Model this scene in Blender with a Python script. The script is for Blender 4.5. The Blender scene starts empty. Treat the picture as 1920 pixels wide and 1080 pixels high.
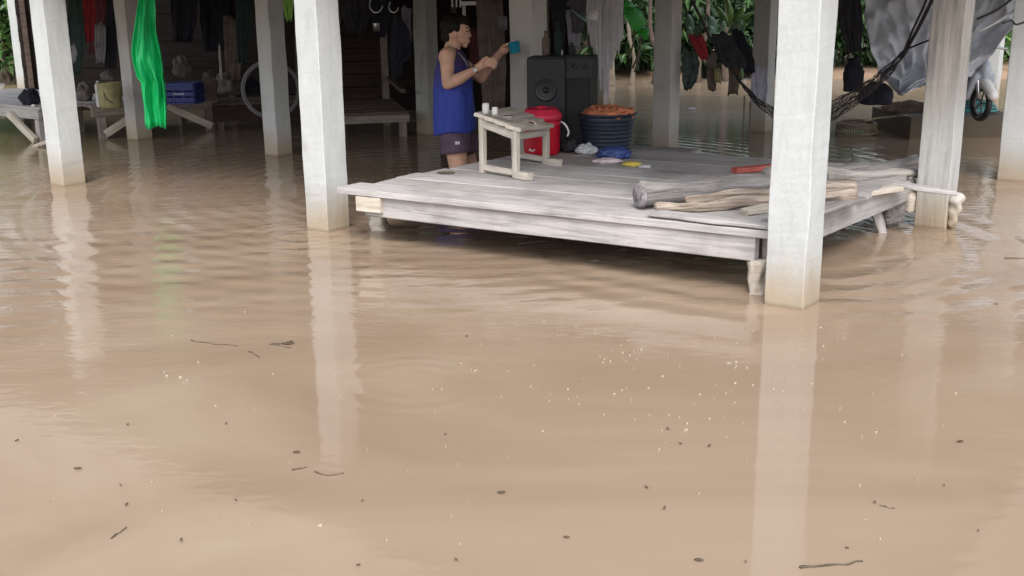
import bpy, bmesh, math, random
from mathutils import Vector, Matrix, noise
R = math.radians
random.seed(11)
scene = bpy.context.scene
COL = scene.collection

# ------------------------------------------------------------------ camera
F, H, ROLL = 2050.0, 1.3, R(-0.66)
TH = math.atan(540 / F)
cR, sR = math.cos(ROLL), math.sin(ROLL)
_X = Vector((1, 0, 0)); _U = Vector((0, math.sin(TH), math.cos(TH))); _F = Vector((0, math.cos(TH), -math.sin(TH)))
cx_ = cR * _X + sR * _U; cu_ = -sR * _X + cR * _U
cam = bpy.data.cameras.new('camera'); camo = bpy.data.objects.new('camera', cam); COL.objects.link(camo)
cam.sensor_width = 36; cam.lens = F / 1920 * 36; cam.clip_end = 800; cam.clip_start = .05
m = Matrix((cx_, cu_, -_F)).transposed().to_4x4(); m.translation = (0, 0, H)
camo.matrix_world = m
scene.camera = camo

# ------------------------------------------------------------------ light
SUN_EL, SUN_AZ = R(50), R(178)          # azimuth clockwise from +Y: behind the camera, to its left
w = bpy.data.worlds.new('World'); scene.world = w; w.use_nodes = True
nt = w.node_tree; bg = nt.nodes['Background']
sky = nt.nodes.new('ShaderNodeTexSky'); sky.sky_type = 'NISHITA'; sky.sun_disc = False
sky.sun_elevation = SUN_EL; sky.sun_rotation = SUN_AZ; sky.air_density = 1.0; sky.dust_density = 4.0
hs = nt.nodes.new('ShaderNodeHueSaturation'); hs.inputs['Saturation'].default_value = .42
nt.links.new(sky.outputs[0], hs.inputs['Color']); nt.links.new(hs.outputs[0], bg.inputs[0])
bg.inputs[1].default_value = .15
sl = bpy.data.lights.new('sun', 'SUN'); sl.energy = .6; sl.angle = R(28); sl.color = (1, .975, .94)
so = bpy.data.objects.new('sun', sl); COL.objects.link(so)
sd = Vector((math.sin(SUN_AZ) * math.cos(SUN_EL), math.cos(SUN_AZ) * math.cos(SUN_EL), math.sin(SUN_EL)))
so.rotation_euler = sd.to_track_quat('Z', 'Y').to_euler()
scene.view_settings.view_transform = 'Standard'; scene.view_settings.look = 'None'
scene.view_settings.exposure = 1.05; scene.view_settings.gamma = 1
scene.cycles.max_bounces = 8

# ------------------------------------------------------------------ pixel -> world
def ray(x, y):
    dx, dy = (x - 960) / F, -(y - 540) / F
    dx, dy = cR * dx - sR * dy, sR * dx + cR * dy
    return _X * dx + _U * dy + _F
def at(x, y, z=0.0):
    r = ray(x, y); return Vector((0, 0, H)) + r * ((z - H) / r.z)
def P(x, y, Y):
    r = ray(x, y); return Vector((0, 0, H)) + r * (Y / r.y)

# ------------------------------------------------------------------ materials
def new_mat(name):
    m = bpy.data.materials.new(name); m.use_nodes = True
    return m, m.node_tree, m.node_tree.nodes['Principled BSDF']
def nd(nt, typ, **kw):
    n = nt.nodes.new(typ)
    for k, v in kw.items():
        if k.startswith('i_'):
            key = k[2:]; key = int(key) if key.isdigit() else key
            n.inputs[key].default_value = v
        else: setattr(n, k, v)
    return n
def ramp(nt, fac, stops):
    r = nt.nodes.new('ShaderNodeValToRGB'); e = r.color_ramp.elements
    while len(e) < len(stops): e.new(.5)
    for el, (p, c) in zip(e, stops): el.position = p; el.color = (*c, 1)
    nt.links.new(fac, r.inputs[0]); return r.outputs[0]
def math_(nt, op, a, b=None, c=None):
    n = nt.nodes.new('ShaderNodeMath'); n.operation = op
    for i, v in enumerate((a, b, c)):
        if v is None: continue
        if isinstance(v, (int, float)): n.inputs[i].default_value = v
        else: nt.links.new(v, n.inputs[i])
    return n.outputs[0]
def mixc(nt, fac, a, b, mode='MIX'):
    n = nt.nodes.new('ShaderNodeMix'); n.data_type = 'RGBA'; n.blend_type = mode
    for i, v in ((0, fac), (6, a), (7, b)):
        if isinstance(v, (int, float)): n.inputs[i].default_value = v
        elif isinstance(v, tuple): n.inputs[i].default_value = (*v, 1)
        else: nt.links.new(v, n.inputs[i])
    return n.outputs[2]
def plain(name, col, rough=.6, var=.25, scale=9, bump=.0, metal=0, spec=.4, trans=0):
    m, nt, b = new_mat(name)
    tc = nd(nt, 'ShaderNodeTexCoord')
    no = nd(nt, 'ShaderNodeTexNoise', i_Scale=scale, i_Detail=6.0, i_Roughness=.65)
    nt.links.new(tc.outputs['Object'], no.inputs['Vector'])
    lo = tuple(c * (1 - var) for c in col); hi = tuple(min(1, c * (1 + var)) for c in col)
    nt.links.new(ramp(nt, no.outputs['Fac'], [(.3, lo), (.7, hi)]), b.inputs['Base Color'])
    b.inputs['Roughness'].default_value = rough; b.inputs['Metallic'].default_value = metal
    b.inputs['Specular IOR Level'].default_value = spec
    if trans: b.inputs['Transmission Weight'].default_value = trans
    if bump:
        bp = nd(nt, 'ShaderNodeBump', i_Strength=1.0, i_Distance=bump)
        nt.links.new(no.outputs['Fac'], bp.inputs['Height']); nt.links.new(bp.outputs[0], b.inputs['Normal'])
    return m
def wood(name, dark, light, rough=.8, scale=1.0, bump=.004, algae=None):
    """grain runs along the object's own X axis"""
    m, nt, b = new_mat(name)
    tc = nd(nt, 'ShaderNodeTexCoord'); mp = nd(nt, 'ShaderNodeMapping')
    mp.inputs['Scale'].default_value = (1.3 * scale, 22 * scale, 22 * scale)
    nt.links.new(tc.outputs['Object'], mp.inputs[0])
    g = nd(nt, 'ShaderNodeTexNoise', i_Scale=2.2, i_Detail=8.0, i_Roughness=.7, i_Distortion=.3)
    nt.links.new(mp.outputs[0], g.inputs['Vector'])
    c = ramp(nt, g.outputs['Fac'], [(.3, dark), (.52, tuple((a + 2 * q) / 3 for a, q in zip(dark, light))), (.7, light)])
    big = nd(nt, 'ShaderNodeTexNoise', i_Scale=2.7, i_Detail=5.0, i_Roughness=.6)
    nt.links.new(tc.outputs['Object'], big.inputs['Vector'])
    c = mixc(nt, 1.0, c, ramp(nt, big.outputs['Fac'], [(.3, (.66, .64, .62)), (.5, (.95, .95, .95)), (.75, (1, 1, 1))]), 'MULTIPLY')
    ge = nd(nt, 'ShaderNodeNewGeometry')
    c = mixc(nt, 1.0, c, ramp(nt, ge.outputs['Random Per Island'], [(0, (.80, .79, .77)), (1, (1, 1, 1))]), 'MULTIPLY')
    nt.links.new(c, b.inputs['Base Color']); b.inputs['Roughness'].default_value = rough
    b.inputs['Specular IOR Level'].default_value = .25
    bp = nd(nt, 'ShaderNodeBump', i_Strength=1.0, i_Distance=bump)
    nt.links.new(g.outputs['Fac'], bp.inputs['Height']); nt.links.new(bp.outputs[0], b.inputs['Normal'])
    return m
def concrete(name, base, stain=(.37, .30, .215), dirt=.5, grain=False, worn=None):
    m, nt, b = new_mat(name)
    ge = nd(nt, 'ShaderNodeNewGeometry'); sx = nd(nt, 'ShaderNodeSeparateXYZ')
    nt.links.new(ge.outputs['Position'], sx.inputs[0])
    oi = nd(nt, 'ShaderNodeObjectInfo')
    mp = nd(nt, 'ShaderNodeMapping'); mp.inputs['Scale'].default_value = (14, 14, 1.1) if grain else (5, 5, 1.9)
    va = nd(nt, 'ShaderNodeVectorMath', operation='ADD'); nt.links.new(ge.outputs['Position'], va.inputs[0])
    sc = nd(nt, 'ShaderNodeVectorMath', operation='SCALE'); sc.inputs[0].default_value = (7, 3, 5)
    nt.links.new(oi.outputs['Random'], sc.inputs['Scale']); nt.links.new(sc.outputs[0], va.inputs[1])
    nt.links.new(va.outputs[0], mp.inputs[0])
    n1 = nd(nt, 'ShaderNodeTexNoise', i_Scale=1.6, i_Detail=7.0, i_Roughness=.62); nt.links.new(mp.outputs[0], n1.inputs['Vector'])
    n2 = nd(nt, 'ShaderNodeTexNoise', i_Scale=45.0, i_Detail=4.0); nt.links.new(va.outputs[0], n2.inputs['Vector'])
    dk = tuple(c * (1 - dirt * .55) for c in base)
    md = tuple(c * (1 - dirt * .16) for c in base)
    c = ramp(nt, n1.outputs['Fac'], [(.25, dk), (.42, md), (.62, base)])
    c = mixc(nt, .10, c, ramp(nt, n2.outputs['Fac'], [(.35, (.6, .6, .58)), (.6, (1, 1, 1))]), 'MULTIPLY')
    # small dark knots and blots
    vo = nd(nt, 'ShaderNodeTexNoise', i_Scale=3.1, i_Detail=2.0); nt.links.new(va.outputs[0], vo.inputs['Vector'])
    c = mixc(nt, ramp(nt, vo.outputs['Fac'], [(.66, (0, 0, 0)), (.74, (.35, .35, .35))]), c, (.30, .26, .22))
    # hairline cracks and drips
    cr = nd(nt, 'ShaderNodeTexVoronoi', feature='DISTANCE_TO_EDGE', i_Scale=2.3); wv_ = nd(nt, 'ShaderNodeVectorMath', operation='ADD')
    nt.links.new(va.outputs[0], wv_.inputs[0]); nt.links.new(n2.outputs['Color'], wv_.inputs[1]); nt.links.new(wv_.outputs[0], cr.inputs['Vector'])
    c = mixc(nt, ramp(nt, cr.outputs['Distance'], [(0, (.45, .45, .45)), (.010, (0, 0, 0))]), c, (.22, .19, .16))
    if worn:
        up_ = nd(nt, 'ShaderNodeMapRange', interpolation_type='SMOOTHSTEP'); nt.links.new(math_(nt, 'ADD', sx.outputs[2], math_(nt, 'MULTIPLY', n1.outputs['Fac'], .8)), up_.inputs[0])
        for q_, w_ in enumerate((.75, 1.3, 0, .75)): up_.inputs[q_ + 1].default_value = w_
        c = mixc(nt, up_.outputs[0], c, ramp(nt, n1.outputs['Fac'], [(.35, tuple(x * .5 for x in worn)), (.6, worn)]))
    # silt line left by the flood: follows a ragged level just above the water
    zz = math_(nt, 'ADD', sx.outputs[2], math_(nt, 'MULTIPLY', n1.outputs['Fac'], -.20))
    f = nd(nt, 'ShaderNodeMapRange', interpolation_type='SMOOTHSTEP'); nt.links.new(zz, f.inputs[0])
    f.inputs[1].default_value = -.10; f.inputs[2].default_value = .22; f.inputs[3].default_value = .95; f.inputs[4].default_value = 0
    c = mixc(nt, f.outputs[0], c, stain)
    f2 = nd(nt, 'ShaderNodeMapRange'); nt.links.new(sx.outputs[2], f2.inputs[0])
    f2.inputs[1].default_value = .004; f2.inputs[2].default_value = .022; f2.inputs[3].default_value = .6; f2.inputs[4].default_value = 0
    c = mixc(nt, f2.outputs[0], c, (.20, .15, .10))
    nt.links.new(c, b.inputs['Base Color']); b.inputs['Roughness'].default_value = .75
    b.inputs['Specular IOR Level'].default_value = .3
    hgt = math_(nt, 'ADD', math_(nt, 'MULTIPLY', n1.outputs['Fac'], 4.0), math_(nt, 'MULTIPLY', n2.outputs['Fac'], .35))
    bp = nd(nt, 'ShaderNodeBump', i_Strength=.8, i_Distance=.0025); nt.links.new(hgt, bp.inputs['Height'])
    nt.links.new(bp.outputs[0], b.inputs['Normal'])
    return m
def leafmat(name, a, b_, c_):
    m, nt, b = new_mat(name)
    ge = nd(nt, 'ShaderNodeNewGeometry')
    nt.links.new(ramp(nt, ge.outputs['Random Per Island'], [(0, a), (.55, b_), (1, c_)]), b.inputs['Base Color'])
    b.inputs['Roughness'].default_value = .45
    b.inputs['Subsurface Weight'].default_value = .0
    return m

M = {}
M['post'] = concrete('whitewashed_concrete', (.53, .555, .555), dirt=.42)
M['post_grey'] = concrete('grey_concrete', (.60, .595, .58), dirt=.5)
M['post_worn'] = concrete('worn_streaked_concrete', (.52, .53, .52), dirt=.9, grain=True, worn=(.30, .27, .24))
M['post_dim'] = concrete('old_grey_concrete', (.42, .42, .40), dirt=.7)
M['block'] = concrete('rough_block', (.10, .085, .07), (.10, .075, .05), dirt=.8)
M['deck'] = wood('bleached_boards', (.28, .275, .28), (.63, .605, .60), bump=.005)
M['deckgrey'] = wood('grey_boards', (.30, .285, .28), (.55, .53, .52), bump=.003)
M['log'] = wood('weathered_log', (.17, .155, .14), (.56, .53, .50), scale=.9, bump=.009)
M['loggrey'] = wood('grey_log', (.11, .10, .10), (.42, .40, .39), scale=1.1, bump=.014)
M['log_brown'] = wood('brown_split_log', (.14, .09, .07), (.60, .52, .44), scale=1.2, bump=.012)
M['endgrain'] = plain('log_end', (.23, .21, .22), .9, .7, 34, .006)
M['bonewood'] = wood('pale_split_wood', (.42, .36, .29), (.74, .68, .60), bump=.006)
M['stool'] = wood('pale_stool_wood', (.38, .345, .30), (.68, .63, .56), bump=.003)
M['tablewood'] = wood('old_table_wood', (.17, .14, .12), (.40, .35, .31), bump=.003)
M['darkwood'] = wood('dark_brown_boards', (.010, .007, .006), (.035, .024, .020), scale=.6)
M['benchwood'] = wood('brown_bench_boards', (.08, .052, .045), (.21, .155, .135), scale=.7)
M['floorwood'] = wood('house_floor_boards', (.10, .085, .07), (.26, .22, .18), scale=.6)
M['wallwood'] = wood('house_wall_boards', (.30, .27, .24), (.52, .49, .45), scale=.6)
M['roof'] = plain('roof_sheet', (.35, .34, .33), .5, .3, 3)
M['skin'] = plain('skin', (.60, .36, .26), .5, .22, 11, .003)
M['lip'] = plain('lips', (.33, .13, .10), .5, .1)
M['hair'] = plain('black_hair', (.006, .005, .005), .75, .4, 60, .004)
M['eye'] = plain('eye', (.05, .04, .035), .2, .1)
M['shorts'] = plain('mauve_shorts', (.095, .065, .10), .8, .25, 18, .002)
M['white'] = plain('white_plastic', (.75, .75, .75), .4, .06)
M['offwhite'] = plain('dull_white', (.50, .50, .50), .6, .15)
M['red'] = plain('red_plastic', (.52, .008, .025), .32, .1, 5)
M['pinkred'] = plain('faded_red_plastic', (.62, .03, .075), .38, .15, 8)
M['black'] = plain('black_paint', (.012, .014, .018), .55, .3, 12, .001)
M['blackp'] = plain('black_plastic', (.012, .014, .018), .35, .3, 12)
M['cone'] = plain('speaker_cone', (.022, .022, .024), .5, .2)
M['chrome'] = plain('metal', (.55, .56, .58), .3, .1, 12, 0, 1.0)
M['grille'] = plain('grille', (.010, .010, .012), .7, .3)
M['tub'] = plain('navy_tub', (.016, .024, .04), .38, .35, 7)
M['orange'] = plain('orange_cloth', (.50, .17, .085), .8, .75, 9, .01)
M['cyan'] = plain('teal_plastic', (.01, .25, .38), .35, .1)
M['blue'] = plain('blue_plastic', (.015, .03, .17), .45, .3)
M['bluebag'] = plain('blue_bag', (.04, .07, .22), .4, .4, 14, .01)
M['green'] = None
M['yellow'] = plain('yellow_packet', (.55, .45, .08), .4, .3, 30)
M['pinkbag'] = plain('pale_pink_bag', (.62, .50, .55), .35, .25, 25, .01)
M['clearbag'] = plain('clear_bag', (.52, .54, .57), .2, .3, 20, .01, 0, .8)
M['sand'] = plain('khaki_basket', (.27, .25, .13), .8, .35, 12, .004)
M['sack'] = plain('dusty_sack', (.14, .12, .11), .9, .4, 10, .008)
M['redcloth'] = plain('red_cloth', (.26, .02, .03), .85, .35, 7, .004)
M['maroon'] = plain('maroon_cloth', (.09, .025, .03), .9, .4, 7, .004)
M['navy'] = plain('navy_cloth', (.014, .014, .024), .9, .4, 7, .004)
M['darkcloth'] = plain('charcoal_cloth', (.030, .030, .036), .9, .5, 8, .004)
M['darkgreen'] = plain('dark_green_cloth', (.014, .03, .028), .9, .5, 8, .004)
M['browncloth'] = plain('brown_cloth', (.13, .10, .085), .9, .4, 7, .004)
M['greycloth'] = plain('grey_cloth', (.17, .17, .19), .9, .4, 8, .004)
M['camo'] = plain('mottled_cloth', (.05, .07, .065), .9, .95, 22, .004)
M['lavender'] = plain('lavender_cloth', (.55, .54, .64), .8, .25, 9, .006)
M['fringe'] = plain('white_fringe', (.88, .87, .94), .7, .25, 20, .004)
M['tarp'] = plain('grey_tarpaulin', (.70, .73, .80), .42, .3, 6, .012)
M['rope'] = plain('dark_rope', (.03, .028, .03), .8, .4, 40)
M['net'] = plain('hammock_net', (.055, .048, .052), .8, .4, 40)
M['teal'] = plain('teal_hose', (.06, .22, .22), .4, .25, 12)
M['bamboo'] = plain('wet_bamboo', (.20, .16, .11), .6, .5, 30, .002)
M['twig'] = plain('wet_twig', (.085, .065, .045), .6, .4, 50)
M['deadleaf'] = plain('dead_leaf', (.11, .08, .05), .6, .5, 50)
M['foam'] = plain('floating_chip', (.42, .37, .28), .7, .3, 60)
M['bark'] = plain('bark', (.11, .085, .065), .9, .5, 10, .02)
M['palebark'] = plain('pale_root', (.26, .22, .17), .9, .45, 12, .01)
M['earth'] = plain('earth', (.25, .175, .115), .9, .5, 3, .03)
M['leaf_dark'] = leafmat('leaves_dark', (.010, .028, .010), (.022, .060, .018), (.06, .13, .035))
M['leaf_mid'] = leafmat('leaves_mid', (.02, .06, .015), (.06, .15, .035), (.16, .30, .08))
M['leaf_pale'] = leafmat('leaves_pale', (.09, .15, .10), (.18, .28, .19), (.30, .42, .30))
M['taro'] = plain('taro_leaf', (.07, .46, .09), .35, .4, 16, .006)
M['limegreen'] = plain('lime_bag', (.12, .27, .03), .5, .3, 7)

def green_plastic():
    m, nt, b = new_mat('green_plastic_sheet')
    tc = nd(nt, 'ShaderNodeTexCoord'); no = nd(nt, 'ShaderNodeTexNoise', i_Scale=6.0, i_Detail=5.0)
    mp = nd(nt, 'ShaderNodeMapping'); mp.inputs['Scale'].default_value = (3, 3, .6)
    nt.links.new(tc.outputs['Object'], mp.inputs[0]); nt.links.new(mp.outputs[0], no.inputs['Vector'])
    nt.links.new(ramp(nt, no.outputs['Fac'], [(.3, (.004, .40, .11)), (.7, (.015, .68, .22))]), b.inputs['Base Color'])
    b.inputs['Roughness'].default_value = .3
    tr = nd(nt, 'ShaderNodeBsdfTranslucent'); tr.inputs[0].default_value = (.02, .75, .25, 1)
    mx = nd(nt, 'ShaderNodeMixShader'); mx.inputs[0].default_value = .3
    nt.links.new(b.outputs[0], mx.inputs[1]); nt.links.new(tr.outputs[0], mx.inputs[2])
    nt.links.new(mx.outputs[0], nt.nodes['Material Output'].inputs[0])
    bp = nd(nt, 'ShaderNodeBump', i_Strength=1.0, i_Distance=.02); nt.links.new(no.outputs['Fac'], bp.inputs['Height'])
    nt.links.new(bp.outputs[0], b.inputs['Normal'])
    return m
M['green'] = green_plastic()
def shirt_mat():
    m, nt, b = new_mat('blue_vest')
    tc = nd(nt, 'ShaderNodeNewGeometry'); sx = nd(nt, 'ShaderNodeSeparateXYZ'); nt.links.new(tc.outputs['Position'], sx.inputs[0])
    no = nd(nt, 'ShaderNodeTexNoise', i_Scale=7.0, i_Detail=4.0, i_Distortion=.8)
    mp = nd(nt, 'ShaderNodeMapping'); mp.inputs['Scale'].default_value = (1.6, 1.6, .6); mp.inputs['Rotation'].default_value = (.3, .4, 0)
    nt.links.new(tc.outputs['Position'], mp.inputs[0]); nt.links.new(mp.outputs[0], no.inputs['Vector'])
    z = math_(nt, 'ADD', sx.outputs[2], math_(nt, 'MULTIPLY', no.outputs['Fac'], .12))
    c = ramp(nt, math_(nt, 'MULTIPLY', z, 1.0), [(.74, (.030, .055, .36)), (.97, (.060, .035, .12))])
    nt.links.new(c, b.inputs['Base Color']); b.inputs['Roughness'].default_value = .7
    bp = nd(nt, 'ShaderNodeBump', i_Strength=1.0, i_Distance=.035); nt.links.new(no.outputs['Fac'], bp.inputs['Height'])
    nt.links.new(bp.outputs[0], b.inputs['Normal'])
    return m
def translucent(m, col, f):
    nt = m.node_tree; b = nt.nodes['Principled BSDF']; tr = nd(nt, 'ShaderNodeBsdfTranslucent'); tr.inputs[0].default_value = (*col, 1)
    mx = nd(nt, 'ShaderNodeMixShader'); mx.inputs[0].default_value = f
    nt.links.new(b.outputs[0], mx.inputs[1]); nt.links.new(tr.outputs[0], mx.inputs[2]); nt.links.new(mx.outputs[0], nt.nodes['Material Output'].inputs[0])
translucent(M['fringe'], (.92, .92, .97), .5); translucent(M['tarp'], (.72, .75, .82), .45); translucent(M['taro'], (.12, .65, .08), .4); translucent(M['lavender'], (.6, .6, .7), .3)
M['shirt'] = shirt_mat()

def water_mat():
    m, nt, b = new_mat('silty_flood_water')
    g = nd(nt, 'ShaderNodeNewGeometry'); pos = g.outputs['Position']
    sx = nd(nt, 'ShaderNodeSeparateXYZ'); nt.links.new(pos, sx.inputs[0]); X, Y = sx.outputs[0], sx.outputs[1]
    def nz(scale, detail, sxyz=(1, 1, 1), dist=0., rot=0.):
        mp = nd(nt, 'ShaderNodeMapping'); mp.inputs['Scale'].default_value = sxyz; mp.inputs['Rotation'].default_value = (0, 0, rot)
        nt.links.new(pos, mp.inputs[0])
        n = nd(nt, 'ShaderNodeTexNoise', i_Scale=scale, i_Detail=detail, i_Roughness=.5, i_Distortion=dist)
        nt.links.new(mp.outputs[0], n.inputs['Vector']); return n.outputs['Fac']
    def mr(v, a, b_, c, d):
        n = nd(nt, 'ShaderNodeMapRange', interpolation_type='SMOOTHSTEP'); nt.links.new(v, n.inputs[0])
        for i, q in enumerate((a, b_, c, d)): n.inputs[i + 1].default_value = q
        return n.outputs[0]
    def dist(px, py):
        dx = math_(nt, 'SUBTRACT', X, px); dy = math_(nt, 'SUBTRACT', Y, py)
        return math_(nt, 'SQRT', math_(nt, 'ADD', math_(nt, 'MULTIPLY', dx, dx), math_(nt, 'MULTIPLY', dy, dy)))
    def ring(px, py, wl, amp, r0, r1, warp=.05):
        d = dist(px, py); dw = math_(nt, 'ADD', d, math_(nt, 'MULTIPLY', nz(1.7, 2.0), warp * 2))
        s = math_(nt, 'SINE', math_(nt, 'MULTIPLY', dw, 2 * math.pi / wl))
        msk = math_(nt, 'MULTIPLY', mr(d, r0 * .6, r0, 0, 1), mr(d, r1 * .7, r1, 1, 0))
        return math_(nt, 'MULTIPLY', math_(nt, 'MULTIPLY', s, msk), amp)
    chop = math_(nt, 'MULTIPLY', math_(nt, 'MULTIPLY', nz(15.0, 3.0, (.7, 1.5, 1), .3), mr(Y, 3.0, 5.6, .0006, .0030)), mr(Y, 8.0, 11.5, 1, .18))
    chop = math_(nt, 'MULTIPLY', chop, mr(nz(.9, 1.0), .35, .65, .45, 1.35))
    med = math_(nt, 'MULTIPLY', nz(3.2, 2.0, (.6, 1.4, 1), .4, .15), math_(nt, 'MULTIPLY', mr(Y, 2.6, 5.5, .0014, .0044), mr(Y, 8.0, 11.5, 1, .35)))
    wav = ring(-3.1, 10.2, .26, .0015, 4.6, 7.0, .12)       # swell spreading from under the house, left
    wav = math_(nt, 'MULTIPLY', wav, mr(X, -1.2, .6, 1, 0))
    wav2 = ring(-.35, 8.0, .17, .0010, .5, 4.2, .06)        # rings round the wading man
    rp = at(775, 715); w3 = math_(nt, 'MULTIPLY', ring(rp.x, rp.y, .095, .00045, .10, .40, .05), mr(nz(4.0, 1.0), .38, .6, .1, 1))
    rp = at(575, 440); w4 = ring(rp.x, rp.y, .10, .0009, .10, .5, .01)
    rp = at(1150, 520); w5 = ring(rp.x + .9, rp.y + .8, .24, .0030, .7, 1.8, .16)
    h = chop
    for q in (med, wav, wav2, w3, w4, w5): h = math_(nt, 'ADD', h, q)
    bp = nd(nt, 'ShaderNodeBump', i_Strength=1.0, i_Distance=1.0); nt.links.new(h, bp.inputs['Height'])
    nt.links.new(bp.outputs[0], b.inputs['Normal'])
    silt = nz(.7, 8.0, (.8, 1.3, 1), 1.4)
    c = ramp(nt, silt, [(.3, (.256, .185, .130)), (.5, (.293, .219, .157)), (.72, (.333, .259, .189))])
    # olive water at the far left; back yard tint is faint painted reflection
    olive = math_(nt, 'MAXIMUM', math_(nt, 'MULTIPLY', mr(X, -4.6, -2.6, 1, 0), mr(Y, 7.0, 10.5, 0, 1)), math_(nt, 'MULTIPLY', mr(Y, 8.5, 11.5, 0, .12), mr(X, .8, 2.2, 0, 1)))
    c = mixc(nt, math_(nt, 'MULTIPLY', olive, .7), c, (.19, .17, .075))
    nt.links.new(c, b.inputs['Base Color'])
    nt.links.new(mr(Y, 8.5, 13, .035, .22), b.inputs['Roughness']); b.inputs['IOR'].default_value = 1.33
    b.inputs['Specular IOR Level'].default_value = .55
    return m
M['water'] = water_mat()

# ------------------------------------------------------------------ object helpers
def link(o, parent=None):
    COL.objects.link(o)
    if parent:
        o.parent = parent
        o.matrix_parent_inverse = Matrix.Identity(4)
    return o
def tag(o, label, cat, group=None, kind=None):
    if label: o['label'] = label
    if cat: o['category'] = cat
    if group: o['group'] = group
    if kind: o['kind'] = kind
    return o
def empty(name, loc, rz=0., label=None, cat=None, group=None):
    o = bpy.data.objects.new(name, None); o.location = loc; o.rotation_euler = (0, 0, rz); o.empty_display_size = .1
    COL.objects.link(o); return tag(o, label, cat, group)
def mw(o):   # world matrix without a depsgraph update
    m = Matrix.LocRotScale(o.location, o.rotation_euler, o.scale)
    return mw(o.parent) @ m if o.parent else m
def mesh_obj(name, bm, mat, parent=None, smooth=False, frame=None):
    """bm holds world coordinates; frame (world matrix) becomes the object's own axes"""
    if frame is None:
        c = Vector((0, 0, 0))
        if parent is None:
            for v in bm.verts: c += v.co
            c /= max(1, len(bm.verts)); zmin = min(v.co.z for v in bm.verts); c.z = zmin
            frame = Matrix.Translation(c)
        else: frame = mw(parent)
    bm.transform(frame.inverted())
    me = bpy.data.meshes.new(name); bm.to_mesh(me); bm.free()
    mats = mat if isinstance(mat, (list, tuple)) else [mat]
    for q in mats: me.materials.append(q)
    if smooth:
        for p in me.polygons: p.use_smooth = True
    o = bpy.data.objects.new(name, me)
    loc = (mw(parent).inverted() @ frame) if parent else frame
    l, r, s = loc.decompose()
    o.location = l; o.rotation_euler = r.to_euler(); o.scale = s
    return link(o, parent)
def add_box(bm, M4, size, bevel=0., segs=(1, 1, 1), jit=0.):
    """box centred on matrix M4"""
    sx, sy, sz = size
    r = bmesh.ops.create_cube(bm, size=1.0)
    vs = r['verts']
    for v in vs: v.co = Vector((v.co.x * sx, v.co.y * sy, v.co.z * sz))
    es = list({e for v in vs for e in v.link_edges})
    if bevel:
        r2 = bmesh.ops.bevel(bm, geom=es, offset=bevel, segments=2, affect='EDGES', profile=.5)
        vs = list({v for f in r2['faces'] for v in f.verts} | {v for v in vs if v.is_valid})
    seed = random.random() * 100
    if jit:
        for v in vs: v.co += Vector((noise.noise(v.co * 4 + Vector((seed, 0, 0))), noise.noise(v.co * 4 + Vector((0, seed, 0))), noise.noise(v.co * 4 + Vector((0, 0, seed))))) * jit
    for v in vs: v.co = M4 @ v.co
    return vs
def frame_along(p0, p1, up=Vector((0, 0, 1))):
    x = (p1 - p0).normalized(); y = up.cross(x)
    if y.length < 1e-4: y = Vector((0, 1, 0))
    y.normalize(); z = x.cross(y)
    m = Matrix((x, y, z)).transposed().to_4x4(); m.translation = (p0 + p1) / 2
    return m
def add_board(bm, fr, L, W, T, n=10, jit=.004, bev=.004, taper=0, ragged=0.):
    """board along local x with wavy edges; fr = world matrix of its centre"""
    seed = random.random() * 99
    rows = []
    for i in range(n + 1):
        t = i / n; x = (t - .5) * L
        w = W * (1 - taper * abs(t - .5) * 2) + noise.noise(Vector((t * 5, seed, 0))) * jit * 2
        yo = noise.noise(Vector((t * 3, seed, 5))) * jit; zo = noise.noise(Vector((t * 3, seed, 9))) * jit * .5
        ring = []
        for (a, c) in ((-1, -1), (1, -1), (1, 1), (-1, 1)):
            for (da, dc) in (((0, 1), (1, 0)) if (a, c) in ((-1, -1), (1, 1)) else ((1, 0), (0, 1))):
                yy = a * (w / 2 - bev * da); z_ = c * (T / 2 - bev * dc)
                xx = x + (ragged * noise.noise(Vector((yy * 30, seed, t))) if i in (0, n) else 0)
                ring.append(bm.verts.new(fr @ Vector((xx, yy + yo, z_ + zo))))
        rows.append(ring)
    k = 8
    for i in range(n):
        for j in range(k):
            bm.faces.new((rows[i][j], rows[i][(j + 1) % k], rows[i + 1][(j + 1) % k], rows[i + 1][j]))
    bm.faces.new(rows[0][::-1]); bm.faces.new(rows[-1])
def board(name, p0, p1, W, T, mat, parent=None, up=Vector((0, 0, 1)), **kw):
    fr = frame_along(Vector(p0), Vector(p1), up); bm = bmesh.new()
    add_board(bm, fr, (Vector(p1) - Vector(p0)).length, W, T, **kw)
    bmesh.ops.recalc_face_normals(bm, faces=bm.faces)
    return mesh_obj(name, bm, mat, parent, frame=fr)
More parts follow.
